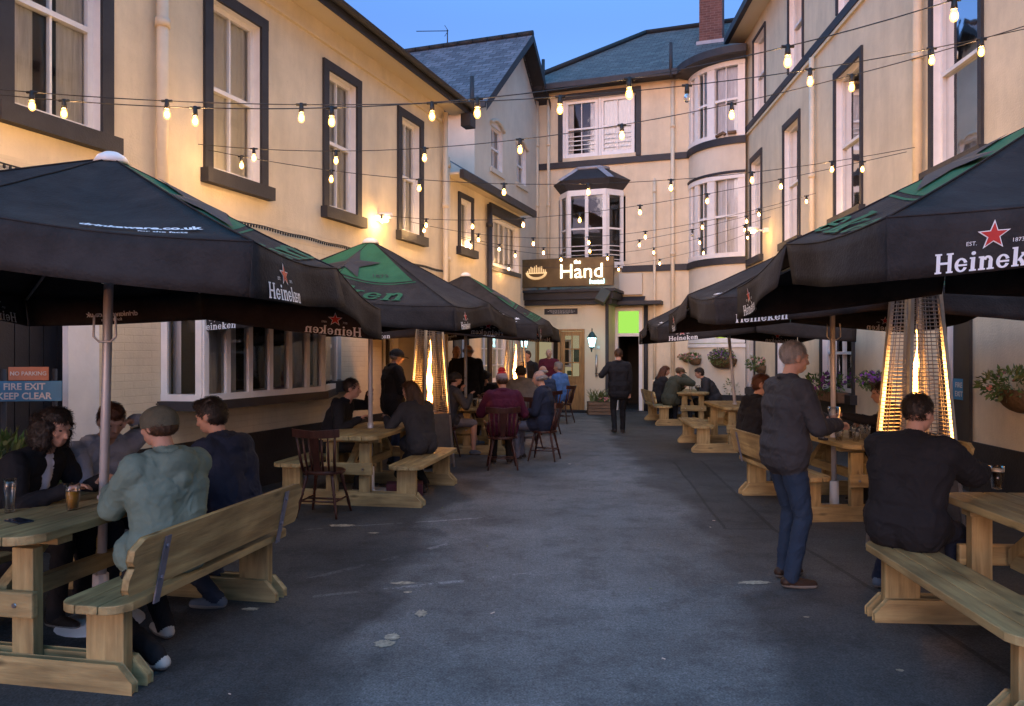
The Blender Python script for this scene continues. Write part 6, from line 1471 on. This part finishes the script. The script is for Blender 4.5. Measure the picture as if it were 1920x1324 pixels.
            vs_ = np.concatenate([p1-sd_*wd_, p1+sd_*wd_, p2+sd_*wd_, p2-sd_*wd_, p3], 1).reshape(-1, 3); b2 = bmesh.new(); b2.from_mesh(hm); vv = [b2.verts.new(q) for q in vs_]
            for q in range(ns): o5 = 5*q; b2.faces.new(vv[o5:o5+4]); b2.faces.new((vv[o5+3], vv[o5+2], vv[o5+4]))
            b2.to_mesh(hm); b2.free()
        hm.materials.append(HAIR[hair]); hm.polygons.foreach_set('use_smooth', np.ones(len(hm.polygons), bool)); hm.name = 'hair'
        ho = bpy.data.objects.new('hair', hm); link(ho, bo)
    Q = lambda a, b_, c: hc+(hrr*a+hf*b_+hu*c)*s
    if hat:
        kind, hm_ = hat; mb = MB()
        if kind in ('cap', 'flat'):
            rz = .070 if kind == 'flat' else .088
            for j in range(7):
                pass
            prof = [(.985, -.010), (1.0, .012)]+[(math.cos(q_*math.pi/16), .02+(rz/.088)*math.sin(q_*math.pi/16)*.078) for q_ in range(0, 9)]
            nn2 = 24; vs = [Q(.093*r_*math.cos(2*math.pi*k_/nn2), -.012+.114*r_*math.sin(2*math.pi*k_/nn2), .004+z_*1.12) for r_, z_ in prof for k_ in range(nn2)]
            mb.add(vs, [(i_*nn2+k_, i_*nn2+(k_+1) % nn2, (i_+1)*nn2+(k_+1) % nn2, (i_+1)*nn2+k_) for i_ in range(len(prof)-1) for k_ in range(nn2)], sm=True)
            mb.ell(Q(0, -.010, .122*rz/.088), (.008, .008, .006), 8, 5, Rm=Rm)
            pk = 1 if kind == 'cap' else .8
            vs = [Q(.080*math.cos(math.pi*i/10), .062+.115*pk*math.sin(math.pi*i/10), .010-.010*math.sin(math.pi*i/10)+.010*math.sin(math.pi*i/10)*0) for i in range(11)]
            mb.add(vs+[v+hu*.010 for v in vs], [tuple(range(11)), tuple(range(21, 10, -1))]+[(i, i+1, 12+i, 11+i) for i in range(10)])
        elif kind == 'brim':
            mb.lathe([(.0, .105), (.06, .11), (.078, .09), (.085, .03), (.09, .022), (.145, .012), (.15, .018), (.09, .03)], (0, 0, 0), 20, T=Matrix.Translation(Q(0, -.005, .025)) @ Rm.to_4x4())
        elif kind == 'beanie':
            mb.ell(Q(0, -.012, .036), (.092*s, .108*s, .108*s), 20, 12, Rm=Rm)
        obj('hat', mb, HAIR[hm_], bo)
        if kind == 'beanie':
            mb = MB(); mb.ell(Q(0, -.03, .155), (.055, .055, .048), 14, 10, Rm=Rm); c = hm_; obj('bobble', mb, HAIR['red'], bo)
            mb = MB(); mb.ell(Q(0, -.02, .085), (.075*s, .085*s, .068*s), 16, 10, Rm=Rm); obj('hat_crown', mb, HAIR['red'], bo)
    if face:
        mb = MB()
        for q in (-1, 1): mb.ell(Q(q*.031, .083, .010), (.013, .007, .006), 8, 6, Rm=Rm)
        obj('eyes', mb, 'eye', bo)
    return thg, Q, (hf, hrr, hu), bo, neckb

cloth('jeans', (.022, .030, .050)); cloth('shoes', (.022, .016, .013), rough=.5)
cloth('sole', (.20, .19, .18)); cloth('black_top', (.014, .014, .017)); cloth('navy', (.018, .024, .045)); cloth('navy_mid', (.03, .045, .085)); cloth('grey', (.16, .16, .17)); cloth('pale_grey', (.30, .31, .36)); cloth('parka', (.135, .19, .165))
cloth('charcoal', (.035, .035, .04)); cloth('maroon', (.075, .012, .032)); cloth('burgundy', (.10, .015, .03)); cloth('blue', (.07, .17, .42)); cloth('beige', (.35, .30, .22)); cloth('white_tee', (.62, .62, .70)); cloth('olive', (.05, .055, .04)); cloth('bluejeans', (.018, .032, .060)); cloth('greylegs', (.13, .13, .16)); cloth('brownshoe', (.035, .020, .014), rough=.5); cloth('trainers', (.10, .12, .15)); cloth('cream_shoe', (.45, .42, .38)); cloth('black_leg', (.012, .012, .014))
c_ = CL
# --- left front table (heading 11)
person('curly dark haired person in white T-shirt and black jacket at the far left', -3.13, 4.78, 96, lean=24, seat=.45, hl=(.50, -.16, .84), hr=(.52, .20, .84), hy=10, hp=14, top=c_['black_top'], under=c_['white_tee'], legs=c_['black_leg'], hair='dark', style='curly', vox=.008, k=1.0, skin='fair')
person('person in pale grey hooded top resting head on hand behind the parasol pole', -2.95, 5.35, 118, lean=20, hl=(.30, -.13, 1.18), hr=(.52, .10, .82), hy=16, hp=22, top=c_['pale_grey'], legs=c_['jeans'], hair='auburn', style='quiff', hood=True, vox=.008, k=.98)
person('person in grey cap and green hooded parka on the left front bench', -1.87, 4.20, -60, lean=4, hl=(.44, -.06, .86), hr=(.42, .14, .88), hy=-12, hp=8, top=c_['parka'], legs=c_['black_leg'], shoes=c_['cream_shoe'], hair='brown', style='crop', hood=True, bulk=.036, vox=.008, hat=('cap', 'cap'), hem=.16, k=1.0, fl=(-.12, -.16, 0), fr=(.25, .15, 0))
person('person with quiffed hair and dark hooded jacket, second on the left front bench', -1.82, 5.08, -72, lean=13, hl=(.46, -.15, .86), hr=(.43, .14, .86), hy=-8, hp=16, top=c_['navy'], legs=c_['jeans'], shoes=c_['trainers'], hair='dark', style='quiff', hood=True, bulk=.035, vox=.008, k=1.0, fl=(.05, -.14, 0), fr=(.25, .15, 0))
# --- second left table
person('person in a black hooded top lifting a glass at the second left table', -2.22, 9.35, 98, lean=22, hl=(.42, -.24, 1.14), hr=(.42, .15, .86), hy=-6, hp=6, top=c_['black_top'], legs=c_['black_leg'], hair='dark', style='crop', hood=True, vox=.010, k=1.03)
person('person with very long hair and dark coat on the second left bench', -1.07, 9.15, -48, lean=15, hl=(.42, -.2, .86), hr=(.40, .16, .86), hy=-18, hp=14, top=c_['charcoal'], legs=c_['black_leg'], shoes=c_['shoes'], hair='brown', style='long', vox=.010, k=.96, hem=.15, fl=(-.15, -.14, 0), fr=(.1, .14, 0))
T0, Q, (hf, hr_, hu), bo, nb = person('person standing in a dark jacket, jeans and cap by the left heater', -1.74, 11.15, 62, sit=False, lean=2, hl=(.30, -.12, 1.08), hr=(.30, .12, 1.05), hy=12, hp=12, top=c_['black_top'], legs=c_['navy_mid'], hair='grey', style='short', bulk=.04, k=.98, vox=.010, hem=.14, hat=('cap', 'black'))
# --- group
person('person in a black cap and pale shorts drinking beside the left heater', -1.06, 12.38, 62, lean=12, hl=(.30, -.1, 1.02), hr=(.34, .2, .96), hy=10, hp=0, top=c_['charcoal'], legs=c_['greylegs'], shoes=c_['trainers'], hair='dark', style='crop', shorts=True, vox=.011, hat=('cap', 'black'), skin='fair', fl=(.58, -.10, .12), fr=(.42, .14, 0))
person('person with a bald head and dark jacket standing farthest left of the standing pair', -1.10, 14.7, 100, sit=False, lean=2, hy=60, hp=8, top=c_['black_top'], legs=c_['beige'], style='bald', k=1.02, vox=.011, hem=.1)
person('grey haired person in beige trousers standing back to us behind the third pole', -.83, 14.35, -5, sit=False, lean=3, hy=35, hp=8, top=c_['black_top'], legs=c_['beige'], style='fringe', hair='grey', k=1.03, vox=.011, bulk=.045, hem=.10)
person('person in a dark brimmed hat looking down at the group table', -.45, 14.75, 195, lean=20, hl=(.44, -.1, .86), hr=(.4, .12, .84), hp=32, top=c_['black_top'], legs=c_['black_leg'], hair='dark', style='short', vox=.011, hat=('brim', 'black'))
person('person in red bobble hat and maroon coat in the wooden armchair', -.13, 11.05, -4, lean=4, hl=(.36, -.22, .80), hr=(.34, .22, .78), hy=-12, hp=14, top=c_['maroon'], legs=c_['black_leg'], hair='brown', style='crop', vox=.010, hat=('beanie', 'wool'), bulk=.04, hem=.16)
person('person in grey hooded top and dark cap leaning on the group table', .24, 13.7, -22, seat=.50, lean=16, hl=(.46, -.2, .86), hr=(.42, .12, .86), hy=-10, hp=5, top=c_['grey'], legs=c_['greylegs'], hair='dark', style='crop', hood=True, bulk=.055, vox=.010, k=1.05, hat=('cap', 'black'))
person('balding person in a navy jacket facing left on the near wooden chair', .50, 11.83, -72, lean=3, hl=(.30, -.08, .74), hr=(.28, .10, .72), hy=-8, hp=10, top=c_['navy'], legs=c_['greylegs'], shoes=c_['shoes'], hair='grey', style='fringe', skin='pale', bulk=.035, vox=.009, k=1.02, hem=.14)
person('balding person glimpsed between the navy jacket and the burgundy jumper', .70, 15.85, -30, lean=8, top=c_['navy_mid'], style='fringe', hair='grey', skin='pale', vox=.012, k=1.03)
person('person in a bright blue jumper facing left on the chair by the hotel door', 1.16, 18.2, -50, seat=.47, lean=4, hy=-10, hp=0, top=c_['blue'], legs=c_['black_leg'], hair='grey', style='short', skin='fair', vox=.011, k=1.06, bulk=.03)
person('bald person in a burgundy jumper standing in the open hotel doorway', .97, 20.1, 185, sit=False, lean=0, hl=(.22, -.10, 1.05), hr=(.22, .10, 1.05), hy=8, hp=12, top=c_['burgundy'], legs=c_['black_leg'], style='bald', skin='pale', vox=.012, k=1.0, bulk=.03)
person('dark haired person with face lit orange standing behind the small far heater', .37, 17.4, 215, sit=False, lean=0, hy=15, hp=4, top=c_['black_top'], legs=c_['black_leg'], hair='dark', style='short', skin='fair', vox=.012, k=.97)
# waiter
person('person in black walking away towards the dark doorway carrying a tray', 2.18, 15.7, 4, sit=False, lean=3, hl=(.16, -.33, 1.18), hr=(.05, .22, .86), fl=(-.10, -.09, .03), fr=(.16, .09, 0), hy=2, hp=10, top=c_['black_top'], legs=c_['black_leg'], hair='brown', style='crop', vox=.010, k=.985, bulk=.028, hem=.26)
# --- right side
person('grey haired person in padded jacket and blue jeans standing side on at right', 1.96, 5.52, 80, sit=False, lean=3, hl=(.34, -.07, 1.17), hr=(.34, .11, 1.14), hy=3, hp=6, top=c_['charcoal'], legs=c_['bluejeans'], shoes=c_['brownshoe'], hair='grey', style='crop', skin='fair', vox=.007, k=.985, bulk=.027, hem=.10, fl=(.06, -.13, 0), fr=(-.02, .12, 0))
person('broad person in black jacket on the right front bench, back to us', 2.45, 4.78, 50, lean=10, hl=(.55, -.05, .90), hr=(.60, .22, .88), hy=14, hp=10, top=c_['black_top'], legs=c_['navy'], shoes=c_['trainers'], hair='dark', style='crop', skin='fair', vox=.007, k=1.04, bulk=.052, hem=.14, fl=(.52, -.40, 0), fr=(.30, .16, 0))
person('person in black hooded top with red-lit face behind the standing man', 2.82, 9.15, 80, lean=10, hl=(.40, -.12, .86), hr=(.42, .14, .84), hy=30, hp=8, top=c_['black_top'], legs=c_['black_leg'], hair='auburn', style='short', skin='fair', hood=True, vox=.009, k=1.05, bulk=.035)
person('person in dark clothes raising a hand behind the right heater', 4.25, 8.3, -80, lean=18, hl=(.66, -.20, .98), hr=(.42, .04, .84), hy=0, hp=10, top=c_['black_top'], legs=c_['black_leg'], style='crop', hair='dark', skin='fair', vox=.011)
person('person reaching in from the right edge towards the table, only the hand showing', 3.85, 4.25, -88, lean=10, hl=(.40, -.14, .84), hr=(.60, .10, .96), top=c_['black_top'], legs=c_['black_leg'], style='short', hair='dark', skin='fair', vox=.011)
person('person in a flat cap and olive jacket seated at the far right table', 3.62, 17.7, 78, lean=20, hl=(.40, -.1, .86), hr=(.32, .10, 1.12), hy=5, hp=16, top=c_['olive'], legs=c_['jeans'], hair='brown', style='crop', hat=('flat', 'tweed'), vox=.011, k=1.03, bulk=.045, fl=(.45, -.12, 0), fr=(.48, .12, 0))
person('person with long fair hair beside the one in the flat cap', 3.46, 18.3, 75, lean=14, hl=(.40, -.1, .84), hr=(.4, .1, .84), hy=20, hp=16, top=c_['black_top'], legs=c_['jeans'], hair='auburn', style='long', vox=.011, k=1.0)
person('bearded person in a grey shirt leaning over the far right table', 4.78, 18.0, -84, lean=30, hl=(.44, -.1, .84), hr=(.42, .12, .84), hy=0, hp=16, top=c_['charcoal'], legs=c_['black_leg'], hair='dark', style='short', vox=.011, k=1.04, bulk=.03)
# things in hands
mb = MB(); mb.lathe([(0, 0), (.16, 0), (.17, .012), (.16, .012), (0, .006)], (1.88, 15.9, 1.22), 20, T=None); obj('tray', mb, 'old_wood', label='dark round tray held up by the person walking away', cat='tray')
pint(2.33, 5.56, 1.12, 'glass held up by the standing grey haired man', 0, h=.14)
